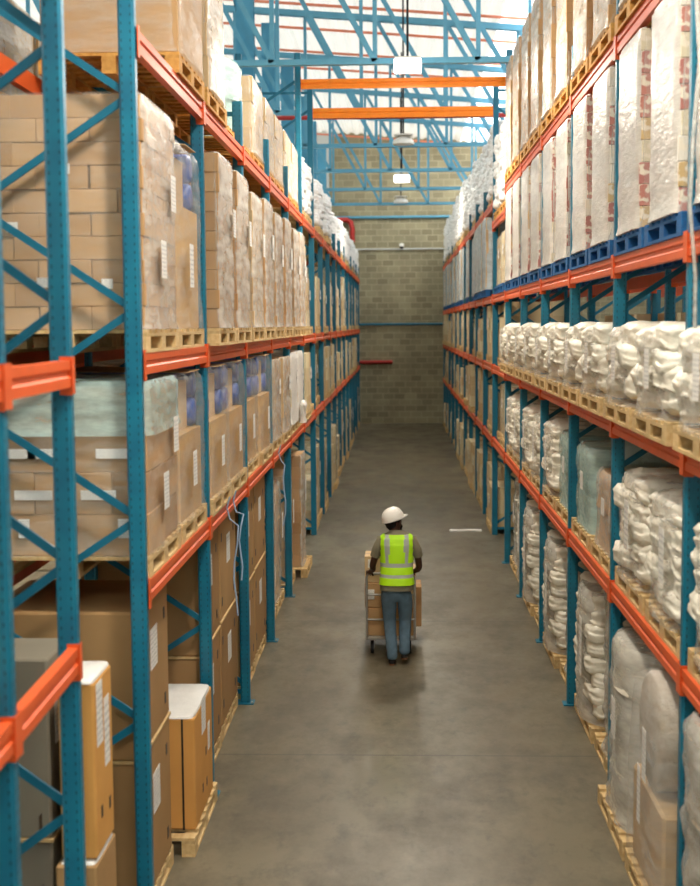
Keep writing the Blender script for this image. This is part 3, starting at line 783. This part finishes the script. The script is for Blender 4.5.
for k_ in ('pal', 'palo', 'palb'):
    mat = {'pal': 'wood', 'palo': 'woodo', 'palb': 'blue'}[k_]
    r_, c_ = pallet_proto(mat, True); P[k_] = Proto(r_, c_, .144)
    r_, c_ = pallet_proto(mat, False); P[k_ + 'm'] = Proto(r_, c_, .144)

def place(key, loc, rotz, label, cat, group=None):
    p = P[key]
    if not p.used:
        p.used = True; r = p.root; r.location = loc; r.rotation_euler = (0, 0, rotz); tag(r, label, cat, group); return r
    return copy_tree(p.root, p.ch, loc, rotz, label, group, cat)

DESC = {
 'brown0': 'stack of small brown cartons', 'teal0': 'teal-topped brown carton stack', 'wrapA': 'film-wrapped brown carton stack', 'wrapB': 'film-wrapped pale carton stack', 'wrapAm': 'film-wrapped brown carton stack',
 'wrapBm': 'film-wrapped pale carton stack', 'bigtop': 'large film-wrapped brown carton load', 'whitetop': 'pale carton load in milky film', 'shorttop': 'short film-wrapped brown carton load',
 'blue': 'brown sleeve topped by blue drums', 'blue_tall': 'tall brown sleeve topped by blue drums', 'big2n': 'two large brown cartons stacked', 'big2': 'two large brown cartons stacked', 'big1': 'single large brown carton',
 'bags4': 'white plastic bag stack', 'bags4b': 'white plastic bag stack', 'bags5': 'white plastic bag stack', 'bags5b': 'white plastic bag stack', 'bags10': 'tall grey-wrapped bag stack', 'bags4m': 'white plastic bag stack', 'bags5m': 'white plastic bag stack',
 'bagfar': 'tall bright white bag stack', 'bagfar2': 'bright white bag stack', 'print': 'red and white printed carton stack', 'printm': 'red and white printed carton stack',
 'rtop': 'brown carton stack in white film', 'rtopm': 'brown carton stack in white film', 'farA': 'yellowish carton stack', 'farB': 'yellowish carton stack', 'farC': 'low yellowish carton stack', 'farL': 'tall yellowish carton stack', 'farT': 'tall pale film-wrapped stack',
 'tealwrap': 'pale teal film-wrapped load', 'tealtall': 'tall pale teal film-wrapped load', 'clearbox': 'clear film-wrapped brown load', 'roll1': 'pale teal film roll', 'bale': 'white film-wrapped bale', 'bale2': 'grey film-wrapped bale',
 'bigroll': 'large silver-brown film roll', 'basebox': 'pale carton in grey film', 'arch': 'silver-brown roll wrapped over a carton', 'greycarton': 'grey carton stack'}
CAT = {k: ('carton stack' if 'carton' in v else 'bag stack' if 'bag' in v else 'film roll' if 'roll' in v else 'bale' if 'bale' in v else 'pallet load') for k, v in DESC.items()}
LVL = {('L', 0): 'floor', ('L', 1): 'first shelf', ('L', 2): 'second shelf', ('L', 3): 'top shelf', ('R', 0): 'floor', ('R', 1): 'first shelf', ('R', 2): 'second shelf', ('R', 3): 'third shelf', ('R', 4): 'top shelf'}
PALN = {'pal': 'pale wooden pallet', 'palo': 'golden wooden pallet', 'palb': 'blue pallet'}

def slot(side, rack, level, idx, Y, key, pal='pal', dx=0, dz=0, detailed=None, rz=0, X=None):
    """one pallet with its load, standing in a rack slot"""
    s_ = -1 if side == 'L' else 1
    face = X if X is not None else (LX if side == 'L' else RX)
    zl = 0 if level == 0 else ((LL if side == 'L' else RL)[level - 1] + .067)
    x = face + s_ * (.50 + dx); rot = (PI if side == 'L' else 0) + rz
    det = Y < 14.6 if detailed is None else detailed
    where = '%s from near end, %s, %s' % (ORD[idx], LVL[(side, level)], rack)
    pk = pal + ('' if det else 'm')
    place(pk, (x, Y, zl), rot, '%s, %s' % (PALN[pal], where), 'pallet', 'pallets on the %s of %s' % (LVL[(side, level)], rack))
    return place(key, (x + s_ * .0, Y, zl + .1455), rot, '%s, %s' % (DESC[key], where), CAT[key], '%ss on the %s of %s' % (CAT[key], LVL[(side, level)], rack))

def slotY(ys, i): 
    b = i // 2; return ys[b] + (.69 if i % 2 == 0 else 1.985)
rng = random.Random(3)
# left rack
LB = ['brown0', 'blue_tall', 'wrapA', 'wrapA', 'wrapB', 'wrapAm', 'wrapBm', 'wrapAm', 'wrapBm', 'wrapAm']
LA = ['teal0', 'blue', 'blue', 'blue', 'blue', 'blue', 'wrapS', 'wrapS', 'wrapT', 'wrapT']
P['wrapS'] = proto_cartons(1.0, 5, 70, 'card_pale', 'film_mid', True, name='carton_load'); DESC['wrapS'] = 'pale carton stack in cloudy film'
P['wrapT'] = proto_cartons(1.02, 4, 71, 'card_yel', 'film_white', True, name='carton_load'); DESC['wrapT'] = 'whitish film-wrapped stack'
P['floorT'] = proto_cartons(1.75, 10, 72, 'card', 'film_mid', True, W=.9, D=.8, name='carton_load'); DESC['floorT'] = 'tall narrow carton stack in white film'
P['floorM'] = proto_wrapped('card_pale', 'film', 1.6, 73, 'film_wrapped_load', nz=3); DESC['floorM'] = 'tall clear film-wrapped load'
for k_ in ('wrapS', 'wrapT', 'floorT', 'floorM'): CAT[k_] = 'carton stack' if k_ != 'floorM' else 'pallet load'
LC = [None, 'bigtop', 'whitetop', 'tealtall', 'tealtall', 'shorttop', 'shorttop', 'shorttop', 'shorttop', 'shorttop']
LF = ['big2n', None, 'big2', 'big2', 'big2', 'big2', 'blue_tall', 'floorM', 'floorM', 'floorT']
for i in range(10):
    Y = slotY(MAINY, i)
    slot('L', 'left rack', 2, i, Y, LB[i], dx=rng.uniform(-.02, .02) - (.07 if i > 1 else 0)); slot('L', 'left rack', 1, i, Y, LA[i], dx=rng.uniform(-.02, .02))
    if LC[i]: slot('L', 'left rack', 3, i, Y - (.03 if i == 2 else 0), LC[i], 'palo', dx=-.03 if i < 3 else .07 if i < 5 else .05)
    if LF[i]: slot('L', 'left rack', 0, i, Y, LF[i], dx=rng.uniform(-.04, .02) + (-.12 if i == 9 else .12 if i == 0 else .10))
# right rack; slots 0 and 1 are the bay beside the camera
RY = [MAINY[0] - 2.68] + MAINY
R4 = ['rtop'] * 5 + ['rtopm'] * 7
R3 = ['print'] * 6 + ['printm'] * 6
R2 = ['bags4', 'bags4', 'bags4', 'bags4b', 'bags4', 'bags4b', 'bags4', 'bags4b', 'bags4', 'bags4b', 'bags4', 'bags4b']
R1 = ['bags5', 'bags5', 'bags5', 'bags5b', 'clearbox', 'tealwrap', 'tealwrap', 'bags5', 'bags5b', 'bags5', 'bags5b', 'bags5']
R0 = [None, 'bale2', 'arch', 'bale', 'bale2', 'bags10', 'bale2', 'bags10', 'bale', 'bags10', 'bags10', 'bale']
for i in range(1, 12):
    Y = slotY(RY, i); 
    slot('R', 'right rack', 4, i - 1, Y, R4[i], 'palo', dx=-.03); slot('R', 'right rack', 3, i - 1, Y, R3[i], 'palb', dx=-.02)
    slot('R', 'right rack', 2, i - 1, Y, R2[i], dx=-.09); slot('R', 'right rack', 1, i - 1, Y, R1[i], dx=.02)
    if R0[i]: slot('R', 'right rack', 0, i - 1, Y, R0[i], dx=-.1 if i < 4 else rng.uniform(.0, .09))
# rolls lying on other loads
def on_top(key, loc, rz, label, cat='film roll'): return place(key, loc, rz, label, cat, 'film rolls')
on_top('roll1', (RX + .6, slotY(RY, 4), RL[0] + .067 + .1455 + .70), .12, 'pale teal film roll lying on a clear-wrapped load, right rack first shelf')

# far racks and the gap bays
LF3 = ['bagfar2']; f1 = ['farA', 'farB', 'farC']
for side, lv in (('L', 4), ('R', 5)):
    nm = 'far left rack' if side == 'L' else 'far right rack'
    ys = [MAINY[-1] + .1] + FARY
    for i in range(22):
        Y = (MAINY[-1] + (.72, 2.12)[i]) if i < 2 else slotY(FARY, i - 2)
        if Y > BACK - .8: continue
        for l in range(lv):
            if side == 'L': key = 'bagfar2' if l == 3 else rng.choice(['farA', 'farL', 'farL', 'farB']) if l in (0, 2) else rng.choice(f1)
            else: key = 'bagfar' if l == 4 else 'farT' if l == 3 else rng.choice(f1)
            if side == 'R' and i < 2 and l in (0, 4): 
                if l == 4: 
                    # bags on the lower bridging beam
                    s_ = 1; z = 5.72 + .067
                    place('palom', (RX + .5, Y, z), 0, 'golden wooden pallet on the bridging beam, %s from the near end' % ORD[i], 'pallet', 'pallets on the bridging beam')
                    place('bagfar', (RX + .5, Y, z + .1455), 0, 'tall bright white bag stack on the bridging beam, %s from the near end' % ORD[i], 'bag stack', 'bags on the bridging beam')
                continue
            if side == 'L' and i < 2 and l == 0: continue
            if side == 'R' and i < 2 and l == 3: key = 'farB'
            slot(side, nm, l, i, Y, key, 'palb' if (side == 'R' and l == 3) else 'pal', dx=rng.uniform(-.05, .08), detailed=False)

# loads seen in the rear racks
def rear(side, lvl, i, key, pal='palm'):
    ys = MAINY if side == 'L' else RY
    Y = slotY(ys, i); X = -3.25 if side == 'L' else 3.05; s_ = -1 if side == 'L' else 1
    zl = 0 if lvl == 0 else (LL if side == 'L' else RL)[lvl - 1] + .067
    nm = 'rear %s rack' % ('left' if side == 'L' else 'right')
    place(pal, (X + s_ * .52, Y, zl), 0, 'wooden pallet %s from near end, %s, %s' % (ORD[i], LVL[(side, lvl)], nm), 'pallet', 'pallets in the ' + nm)
    place(key, (X + s_ * .52, Y, zl + .1455), PI if side == 'L' else 0, '%s, %s from near end, %s, %s' % (DESC[key], ORD[i], LVL[(side, lvl)], nm), CAT[key], 'loads in the ' + nm)
for i in range(0, 8):
    for l in range(0, 4): rear('L', l, i, 'wrapS' if l < 2 else 'wrapAm' if l == 2 else 'shorttop')
for i in range(1, 11):
    for l in (1, 2): rear('R', l, i, 'farC')

# cartons standing in the gap before the left rack
place('greycarton', (-2.46, 7.25, 0), PI, 'tall grey carton stack standing between the near racks at floor level', 'carton stack', 'cartons between the near racks')
def carton_on(x0, x1, y0, y1, z0, z1, mat, label, straps=False, top_film=False, labs=()):
    t = empty('carton', ((x0 + x1) / 2, (y0 + y1) / 2, z0)); tag(t, label, 'carton', 'single cartons')
    a, b, h = (x1 - x0) / 2, (y1 - y0) / 2, z1 - z0
    MB().box(-a, a, -b, b, 0, h, M[mat], bev=.01).obj('box', t)
    if straps:
        m_ = MB(); m_.box(a - .10, a - .085, -b - .003, b + .003, -.001, h + .003, M['strap']); m_.obj('strap', t)
    if top_film:
        shell(2 * b - .03, 2 * a - .03, .02, M['film_white'], 5, 0, 1, .004, .01, n=6, z0=h + .001).obj('film_cover', t)
    for (fx, y0_, y1_, z0_, z1_) in labs:
        MB().box(a, a + .003, y0_, y1_, z0_, z1_, M['label']).obj('label', t)
    for dy, dz in ((-.1, .22), (.08, .5), (.1, .2)): 
        MB().box(a, a + .002, dy, dy + .04, dz * h - .03, dz * h + .04, M['strap']).obj('printed_mark', t)
    
    return t
carton_on(-1.93, -1.70, 6.95, 7.45, 0, .93, 'card_deep', 'brown carton on the floor before the left rack, under a golden carton')
carton_on(-1.90, -1.70, 6.98, 7.42, .96, 1.96, 'card_orange', 'golden carton stacked on a brown one before the left rack', False, True, ((1, -.16, -.02, .62, .98), (1, 0.02, .14, .45, .85)))
o = shell(.44, .19, .045, M['film_white'], 12, 0, 1, .012, .02, n=5).obj('crumpled_film', None, (-1.81, 7.2, .932)); o.scale = (1, 1, .4); tag(o, 'crumpled white film between the two cartons before the left rack', 'film')
place('pal', (-2.03, 9.89, 0), PI, 'wooden pallet under the strapped golden carton, floor of left rack', 'pallet', 'pallets on the floor of left rack')
t = carton_on(-2.0, -1.545, 9.45, 10.35, .1455, 1.0, 'card_orange', 'golden strapped carton on a pallet at floor level, left rack', True, True, ((1, -.1, .1, .62, .9), (1, .2, .3, .4, .62)))
t.location.x += 0
# loads on the near left rack's beams
for z, nm in ((2.26 + .067, 'lower'), (3.70 + .067, 'upper')):
    p = nrp(-.50, -.62); r = place('pal', (p.x, p.y, z + .003), PI + nr_ang, 'wooden pallet at the left edge on the near rack, %s shelf' % nm, 'pallet', 'pallets on the near rack')
    r.scale = (.9, .86, 1); r.location.x += -.05
    if nm == 'upper': o = place('wrapB', (p.x - .05, p.y, z + .1485), PI + nr_ang, 'pale film-wrapped carton stack at the left edge on the near rack', 'carton stack'); o.scale = (.9, .9, .95)

# straps hanging from the first shelf of the left rack
for k, (y, l) in enumerate(((11.55, .95), (12.0, .7), (16.6, .9))):
    pts = [(-1.53, y, 2.40), (-1.555, y - .02, 2.3), (-1.53, y - .02, 2.2)] + [(-1.47 + .02 * math.sin(j * 1.3 + k), y - .02 - .05 * j * (.5 + .3 * k), 2.3 - l * j / 6) for j in range(1, 7)]
    o = MB().tube([Vector(p) for p in pts], .008, M['strapb'], 6).obj('loose_strap')
    tag(o, 'pale blue strap dangling below the first shelf, left rack, %s from the near end' % ORD[k], 'strap', 'loose straps')
o = shell(.22, .1, .34, M['film_white'], 44, .01, .1, .05, .05, n=2.2).obj('loose_film', None, (-1.50, 20.2, 2.42)); tag(o, 'tangle of white film hanging on the first shelf near the left gap', 'film')
pts = [(RX - .05, 7.55, z) for z in (5.9, 5.4, 5.0, 4.6, 4.2, 3.8)]
o = MB().tube([Vector(p) + Vector((.03 * math.sin(i * 1.7), .04 * math.cos(i), 0)) for i, p in enumerate(pts)], .035, M['film_grey'], 8, sx=.3).obj('loose_film'); tag(o, 'strip of clear film hanging down beside the nearest right post', 'film')

# ---------------------------------------------------------------- trolley with cartons
TX, TYY = -.115, 15.24
t = empty('platform_trolley', (TX, TYY, 0)); tag(t, 'grey tubular platform trolley pushed by the worker', 'trolley')
hw = .305; Lc = 1.0
MB().box(-hw, hw, -.02, Lc, .19, .225, M['deckm'], bev=.006).obj('platform', t)
fr = MB(); fr.tube([(-hw + .02, -.02, .2), (-hw + .02, -.03, .5), (-hw + .02, -.05, .95), (-hw + .05, -.055, .995), (0, -.055, 1.0), (hw - .05, -.055, .995), (hw - .02, -.05, .95), (hw - .02, -.03, .5), (hw - .02, -.02, .2)], .016, M['steel'], 8); fr.obj('push_handle', t)
for z in (.44, .74): MB().tube([(-hw + .02, -.035, z), (hw - .02, -.035, z)], .013, M['steel'], 8).obj('crossbar', t)
for sx in (-1, 1):
    for y in (.1, Lc - .12):
        wme = MB().tube([(-.018, 0, .075), (.018, 0, .075)], .075, M['dark'], 18)
        wo = wme.obj('caster_wheel', t, (sx * (hw - .08), y, 0))
        MB().box(-.028, -.022, -.02, .02, .06, .19, M['steel']).box(.022, .028, -.02, .02, .06, .19, M['steel']).box(-.028, .028, -.03, .03, .18, .19, M['steel']).obj('fork', wo)
def tcarton(x0, x1, y0, y1, z0, z1, mat, label, lab=None):
    c_ = empty('carton', (TX + (x0 + x1) / 2, TYY + (y0 + y1) / 2, z0)); tag(c_, label, 'carton', 'cartons on the trolley')
    a, b, h = (x1 - x0) / 2, (y1 - y0) / 2, z1 - z0
    MB().box(-a, a, -b, b, 0, h, M[mat], bev=.006).obj('box', c_)
    MB().box(-a - .001, a + .001, -.02, .02, h - .06, h + .001, M['tape']).obj('tape', c_)
    if lab: MB().box(lab[0], lab[1], -b - .003, -b, lab[2], lab[3], M['label']).obj('label', c_)
tcarton(-.30, -.05, .04, .5, .226, .56, 'card', 'brown carton at bottom left on the trolley', None)
tcarton(-.04, .27, .04, .5, .226, .56, 'card', 'brown carton at bottom centre on the trolley', None)
tcarton(.12, .375, .52, .98, .226, .72, 'card', 'brown carton overhanging the right side of the trolley')
tcarton(-.3, .1, .52, .95, .226, .62, 'card_pale', 'pale carton at the front left of the trolley')
tcarton(-.31, .0, .06, .5, .562, .86, 'card', 'brown carton with a white label, middle of the trolley stack', (-.14, -.04, .1, .22))
tcarton(.01, .3, .06, .46, .562, 1.02, 'card_pale', 'pale upper carton hidden behind the worker')
tcarton(-.31, -.03, .08, .46, .863, 1.18, 'card_pale', 'topmost carton with a white label, at the left of the trolley', (-.1, -.03, .18, .28))

# ---------------------------------------------------------------- worker
def skin_mesh(name, nodes, edges, mats, sub=2, extra=None):
    me = bpy.data.meshes.new(name); ids = list(nodes)
    me.from_pydata([nodes[k][0] for k in ids], [(ids.index(a), ids.index(b)) for a, b in edges], [])
    o = bpy.data.objects.new(name, me); C.objects.link(o)
    o.modifiers.new('skin', 'SKIN'); sd = o.modifiers.new('sub', 'SUBSURF'); sd.levels = sub; sd.render_levels = sub
    for i, k in enumerate(ids):
        r = nodes[k][1]; me.skin_vertices[0].data[i].radius = r if isinstance(r, tuple) else (r, r)
    me.skin_vertices[0].data[0].use_root = True
    dg = bpy.context.evaluated_depsgraph_get(); ev = bpy.data.meshes.new_from_object(o.evaluated_get(dg))
    bpy.data.objects.remove(o)
    bm = bmesh.new(); bm.from_mesh(ev)
    if extra: extra(bm)
    bm.to_mesh(ev); bm.free()
    ev.materials.clear(); ev.materials.append(mats)
    for p in ev.polygons: p.use_smooth = True
    return ev
Wx, Wy = -.04, 14.86
nd = {'pelvis': ((0, 0, .93), (.15, .11)), 'belly': ((0, .03, 1.1), (.135, .10)), 'chest': ((0, .055, 1.3), (.155, .11)), 'neckb': ((-.005, .06, 1.46), (.07, .07)), 'neck': ((-.015, .075, 1.53), (.055, .055)), 'skull': ((-.03, .095, 1.61), (.078, .088)), 'crown': ((-.045, .09, 1.70), (.075, .08))}
ed = [('pelvis', 'belly'), ('belly', 'chest'), ('chest', 'neckb'), ('neckb', 'neck'), ('neck', 'skull'), ('skull', 'crown')]
HZ = 1.005
for s_, n_ in ((-1, 'l'), (1, 'r')):
    ex = -.285 if s_ < 0 else .262; hx = TX - Wx + s_ * .25
    nd.update({n_ + 'sh': ((s_ * .172, .05, 1.445), (.055, .055)), n_ + 'ua': ((s_ * .23, .05, 1.32), (.05, .05)), n_ + 'el': ((ex, .09, 1.13), (.04, .04)), n_ + 'fa': ((ex + s_ * -.012, .18, 1.075), (.036, .036)), n_ + 'wr': ((hx + s_ * .0, .25, 1.03), (.026, .022)), n_ + 'pa': ((hx, .293, HZ + .016), (.034, .018))})
    ed += [('chest', n_ + 'sh'), (n_ + 'sh', n_ + 'ua'), (n_ + 'ua', n_ + 'el'), (n_ + 'el', n_ + 'fa'), (n_ + 'fa', n_ + 'wr'), (n_ + 'wr', n_ + 'pa')]
    for k in range(4):     # fingers curled over the handle
        fx = hx + (k - 1.5) * .021; l = (.9, 1, .97, .8)[k]
        nd.update({n_ + 'f%da' % k: ((fx, .313, HZ + .026), (.010, .010)), n_ + 'f%db' % k: ((fx, .318 + .028 * l, HZ + .014), (.009, .009)), n_ + 'f%dc' % k: ((fx, .323 + .028 * l, HZ - .016 * l), (.008, .008)), n_ + 'f%dd' % k: ((fx, .318 + .012 * l, HZ - .036 * l), (.007, .007))})
        ed += [(n_ + 'pa', n_ + 'f%da' % k), (n_ + 'f%da' % k, n_ + 'f%db' % k), (n_ + 'f%db' % k, n_ + 'f%dc' % k), (n_ + 'f%dc' % k, n_ + 'f%dd' % k)]
    nd.update({n_ + 't1': ((hx - s_ * .035, .275, HZ), (.011, .011)), n_ + 't2': ((hx - s_ * .045, .295, HZ - .022), (.010, .010)), n_ + 't3': ((hx - s_ * .035, .318, HZ - .032), (.008, .008))})
    ed += [(n_ + 'wr', n_ + 't1'), (n_ + 't1', n_ + 't2'), (n_ + 't2', n_ + 't3')]
legs = {'l': [(-.095, .0, .86), (-.085, .045, .50), (-.055, -.09, .10), (-.06, .04, .045)], 'r': [(.095, .0, .86), (.095, .07, .50), (.085, -.06, .155), (.095, .07, .05)]}
for n_ in 'lr':
    a, b, c_, d = legs[n_]
    nd.update({n_ + 'hip': (a, (.085, .09)), n_ + 'kn': (b, (.056, .058)), n_ + 'ca': (tuple((Vector(b) * .62 + Vector(c_) * .38) + Vector((0, -.015, 0))), (.052, .055)), n_ + 'an': (c_, (.036, .038)), n_ + 'to': (d, (.04, .03))})
    ed += [('pelvis', n_ + 'hip'), (n_ + 'hip', n_ + 'kn'), (n_ + 'kn', n_ + 'ca'), (n_ + 'ca', n_ + 'an'), (n_ + 'an', n_ + 'to')]
HEADC = Vector((-.035, .095, 1.64)); HR = Matrix.Rotation(math.radians(-55), 3, 'Z') @ Matrix.Rotation(math.radians(8), 3, 'X')
def face(bm):
    def blob(c, r, sc):
        m_ = Matrix.Translation(HEADC) @ HR.to_4x4() @ Matrix.Translation(c) @ Matrix.Diagonal((sc[0], sc[1], sc[2], 1))
        bmesh.ops.create_uvsphere(bm, u_segments=12, v_segments=8, radius=r, matrix=m_)
    blob((0, .09, -.015), .017, (1, 1.2, 1.5))         # nose
    for s_ in (-1, 1): blob((s_ * .082, -.005, -.01), .024, (.4, .8, 1.3)); blob((s_ * .032, .078, .012), .012, (1.3, .6, .8))
    blob((0, .082, -.052), .02, (1.4, .6, .5)); blob((0, .02, -.03), .072, (1, 1.05, 1.05))
pe = empty('person', (Wx, Wy, 0)); pe.scale = (1, 1, 1.0); tag(pe, 'person in white hard hat and yellow vest pushing a trolley, seen from behind', 'person')
ob('body', skin_mesh('body', nd, ed, M['skin'], 2, face), pe)
# jeans
jn = {'w': ((0, .0, .97), (.17, .125)), 'p': ((0, -.005, .89), (.18, .14))}
je = [('w', 'p')]
for n_ in 'lr':
    a, b, c_, d = [Vector(v) for v in legs[n_]]
    jn.update({n_ + 'h': (tuple(a + Vector((0, -.01, -.06))), (.106, .112)), n_ + 'm': (tuple((a + b) / 2 + Vector((0, -.005, 0))), (.094, .096)), n_ + 'k': (tuple(b), (.078, .078)), n_ + 'c': (tuple(b * .6 + c_ * .4 + Vector((0, -.015, 0))), (.074, .075)), n_ + 'a': (tuple(c_ + Vector((0, 0, .02))), (.064, .066)), n_ + 'z': (tuple(c_ + Vector((0, .01, -.035))), (.068, .07))})
    je += [('p', n_ + 'h'), (n_ + 'h', n_ + 'm'), (n_ + 'm', n_ + 'k'), (n_ + 'k', n_ + 'c'), (n_ + 'c', n_ + 'a'), (n_ + 'a', n_ + 'z')]
ob('jeans', skin_mesh('jeans', jn, je, M['jeans'], 2), pe)
# shoes
for n_ in 'lr':
    a, d = Vector(legs[n_][2]), Vector(legs[n_][3]); dr = (d - a)
    m_ = MB(); heel = a + Vector((0, -.035, -.045)); toe = d + Vector((0, .085, -.005))
    if n_ == 'l': heel.z = .042; toe.z = .036
    pts = [heel + (toe - heel) * f for f in (-.03, .05, .2, .45, .7, .9, 1.0)]
    m_.tube(pts, [.012, .034, .04, .04, .038, .03, .01], M['shoe'], 12, sx=1.05); so = m_.obj('shoe', pe)
    m2 = MB(); m2.tube([p + Vector((0, 0, -.026)) for p in pts], [.006, .012, .014, .013, .013, .01, .004], M['sole'], 12, sx=2.9); m2.obj('sole', so)
# shirt: torso and short sleeves
def torso(zs, mats, grow, seg=40, band=None):
    m_ = MB(); vs = []
    for (z, rx, ry, cy, cx) in zs:
        for i in range(seg):
            a = 2 * PI * (i + .5) / seg; c_, s_ = math.cos(a), math.sin(a)
            x = abs(c_) ** .75 * (1 if c_ > 0 else -1) * (rx + grow); y = abs(s_) ** .85 * (1 if s_ > 0 else -1) * (ry + grow)
            wr = .004 * noise.noise(Vector((x * 9, y * 9, z * 7)))
            vs.append((x + cx + wr, y + cy + wr, z))
    for k in range(len(zs) - 1):
        for i in range(seg):
            j = (i + 1) % seg; f = [k * seg + i, k * seg + j, (k + 1) * seg + j, (k + 1) * seg + i]
            mt = mats(k, i, [vs[q_] for q_ in f]); m_.add([vs[q_] for q_ in f], [[0, 1, 2, 3]], mt, True)
    return m_
def weld(me):
    b_ = bmesh.new(); b_.from_mesh(me); bmesh.ops.remove_doubles(b_, verts=b_.verts, dist=.0005); bmesh.ops.recalc_face_normals(b_, faces=b_.faces); b_.to_mesh(me); b_.free(); return me
def prof(z):
    T_ = [(a_ + .04, b_, c_, d_) for a_, b_, c_, d_ in [(.82, .19, .148, -.005), (.9, .19, .145, 0), (1.0, .178, .132, .01), (1.12, .172, .126, .03), (1.25, .186, .134, .05), (1.36, .20, .132, .055), (1.43, .196, .112, .058), (1.47, .155, .09, .06), (1.50, .09, .075, .064), (1.525, .062, .062, .07)]]
    for a, b in zip(T_, T_[1:]):
        if a[0] <= z <= b[0]:
            f = (z - a[0]) / (b[0] - a[0]); return (z, a[1] + f * (b[1] - a[1]), a[2] + f * (b[2] - a[2]), a[3] + f * (b[3] - a[3]), 0)
    return (z,) + T_[-1][1:] + (0,)
zs = [prof(.88 + .685 * i / 24) for i in range(25)]
sh = torso(zs, lambda k, i, f: M['shirt'], .004); so = ob('shirt', weld(sh.mesh('shirt')), pe)
for s_ in (-1, 1):
    n_ = 'l' if s_ < 0 else 'r'
    m_ = MB(); p0, p1, p2 = Vector(nd[n_ + 'sh'][0]), Vector(nd[n_ + 'ua'][0]), Vector(nd[n_ + 'el'][0])
    m_.tube([p0 + Vector((-s_ * .05, 0, .0)), p0, p1, p1 * .8 + p2 * .2, p1 * .65 + p2 * .35], [.06, .068, .062, .06, .062], M['shirt'], 16); m_.obj('sleeve', so)
zs = [prof(.945 + .575 * i / 62) for i in range(63)]
def vmat(k, i, f):
    z = sum(p[2] for p in f) / 4; x = sum(p[0] for p in f) / 4
    if 1.025 < z < 1.07 or 1.15 < z < 1.195: return M['band']
    if z >= 1.195 and .088 < abs(x) < .135: return M['band']
    return M['vest']
vm = torso(zs, vmat, .016, seg=56); bm = bmesh.new(); vme = vm.mesh('vest')
bm.from_mesh(vme); bmesh.ops.remove_doubles(bm, verts=bm.verts, dist=.0005)
# armholes
bmesh.ops.recalc_face_normals(bm, faces=bm.faces)
kill = [f for f in bm.faces if 1.26 < f.calc_center_median().z < 1.48 and abs(f.calc_center_median().x) > .186]
bmesh.ops.delete(bm, geom=kill, context='FACES'); bm.to_mesh(vme); bm.free(); ob('vest', vme, pe)
# hard hat
ht = MB(); seg = 28; rings = []
for k in range(9):
    a = PI / 2 * k / 8; rings.append((.118 * math.cos(a) ** .8 + .001, .138 * math.cos(a) ** .8 + .001, .132 * math.sin(a)))
vs = []
for rx, ry, z in rings:
    for i in range(seg):
        t_ = 2 * PI * i / seg; rd = 1 + (.03 if abs(math.cos(t_)) < .25 and z > .02 else 0); vs.append((rx * math.cos(t_), ry * math.sin(t_), z * rd))
ht.add(vs, [[k * seg + i, k * seg + (i + 1) % seg, (k + 1) * seg + (i + 1) % seg, (k + 1) * seg + i] for k in range(8) for i in range(seg)], M['hat'], True)
bv = []
for i in range(seg):
    t_ = 2 * PI * i / seg; fr_ = max(0, math.sin(t_)) ** 2 * .055 + .014
    bv += [(.118 * math.cos(t_), .138 * math.sin(t_), .004), ((.118 + fr_ * .4) * math.cos(t_), (.138 + fr_) * math.sin(t_), -.012), (.112 * math.cos(t_), .132 * math.sin(t_), -.006)]
ht.add(bv, [[3 * i, 3 * i + 1, 3 * ((i + 1) % seg) + 1, 3 * ((i + 1) % seg)] for i in range(seg)] + [[3 * i + 2, 3 * i + 1, 3 * ((i + 1) % seg) + 1, 3 * ((i + 1) % seg) + 2][::-1] for i in range(seg)], M['hat'], True)
h_ = ht.obj('hard_hat', pe, tuple(HEADC + Vector((-.008, -.005, .05)))); h_.rotation_euler = (math.radians(14), math.radians(-4), math.radians(-55))
hb = MB().tube([(0, -.0, -.09), (0, 0, -.05), (0, .0, 0), (0, -.0, .03)], [.045, .078, .092, .09], M['hair'], 16, sx=.92); o = hb.obj('hair', pe, tuple(HEADC + HR @ Vector((0, -.018, .01)))); o.rotation_euler = (math.radians(8), 0, math.radians(-55))
bd = MB().tube([(0, 0, -.06), (0, 0, -.045), (0, 0, -.02), (0, 0, 0)], [.02, .045, .06, .055], M['hair'], 14); o = bd.obj('beard', pe, tuple(HEADC + HR @ Vector((0, .05, -.04)))); o.rotation_euler = (math.radians(8), 0, math.radians(-55))
MB().tube([(0, 0, 0), (0, .01, .03)], [.066, .062], M['shirt'], 16).obj('collar', so, (-.008, .066, 1.52))

# a strip of film on the floor by the right rack
o = MB().tube([(.95, 24.6, .012), (1.1, 24.55, .014), (1.3, 24.62, .012), (1.55, 24.57, .012)], .03, M['film_white'], 8).obj('floor_film'); o.scale = (1, 1, 1); tag(o, 'thin white strip of film lying on the floor beside the right gap', 'film')

# drop prototypes nobody placed
for p in P.values():
    if not p.used:
        for c_ in p.ch: bpy.data.objects.remove(c_)
        bpy.data.objects.remove(p.root)
print('OBJECTS', len(S.objects))
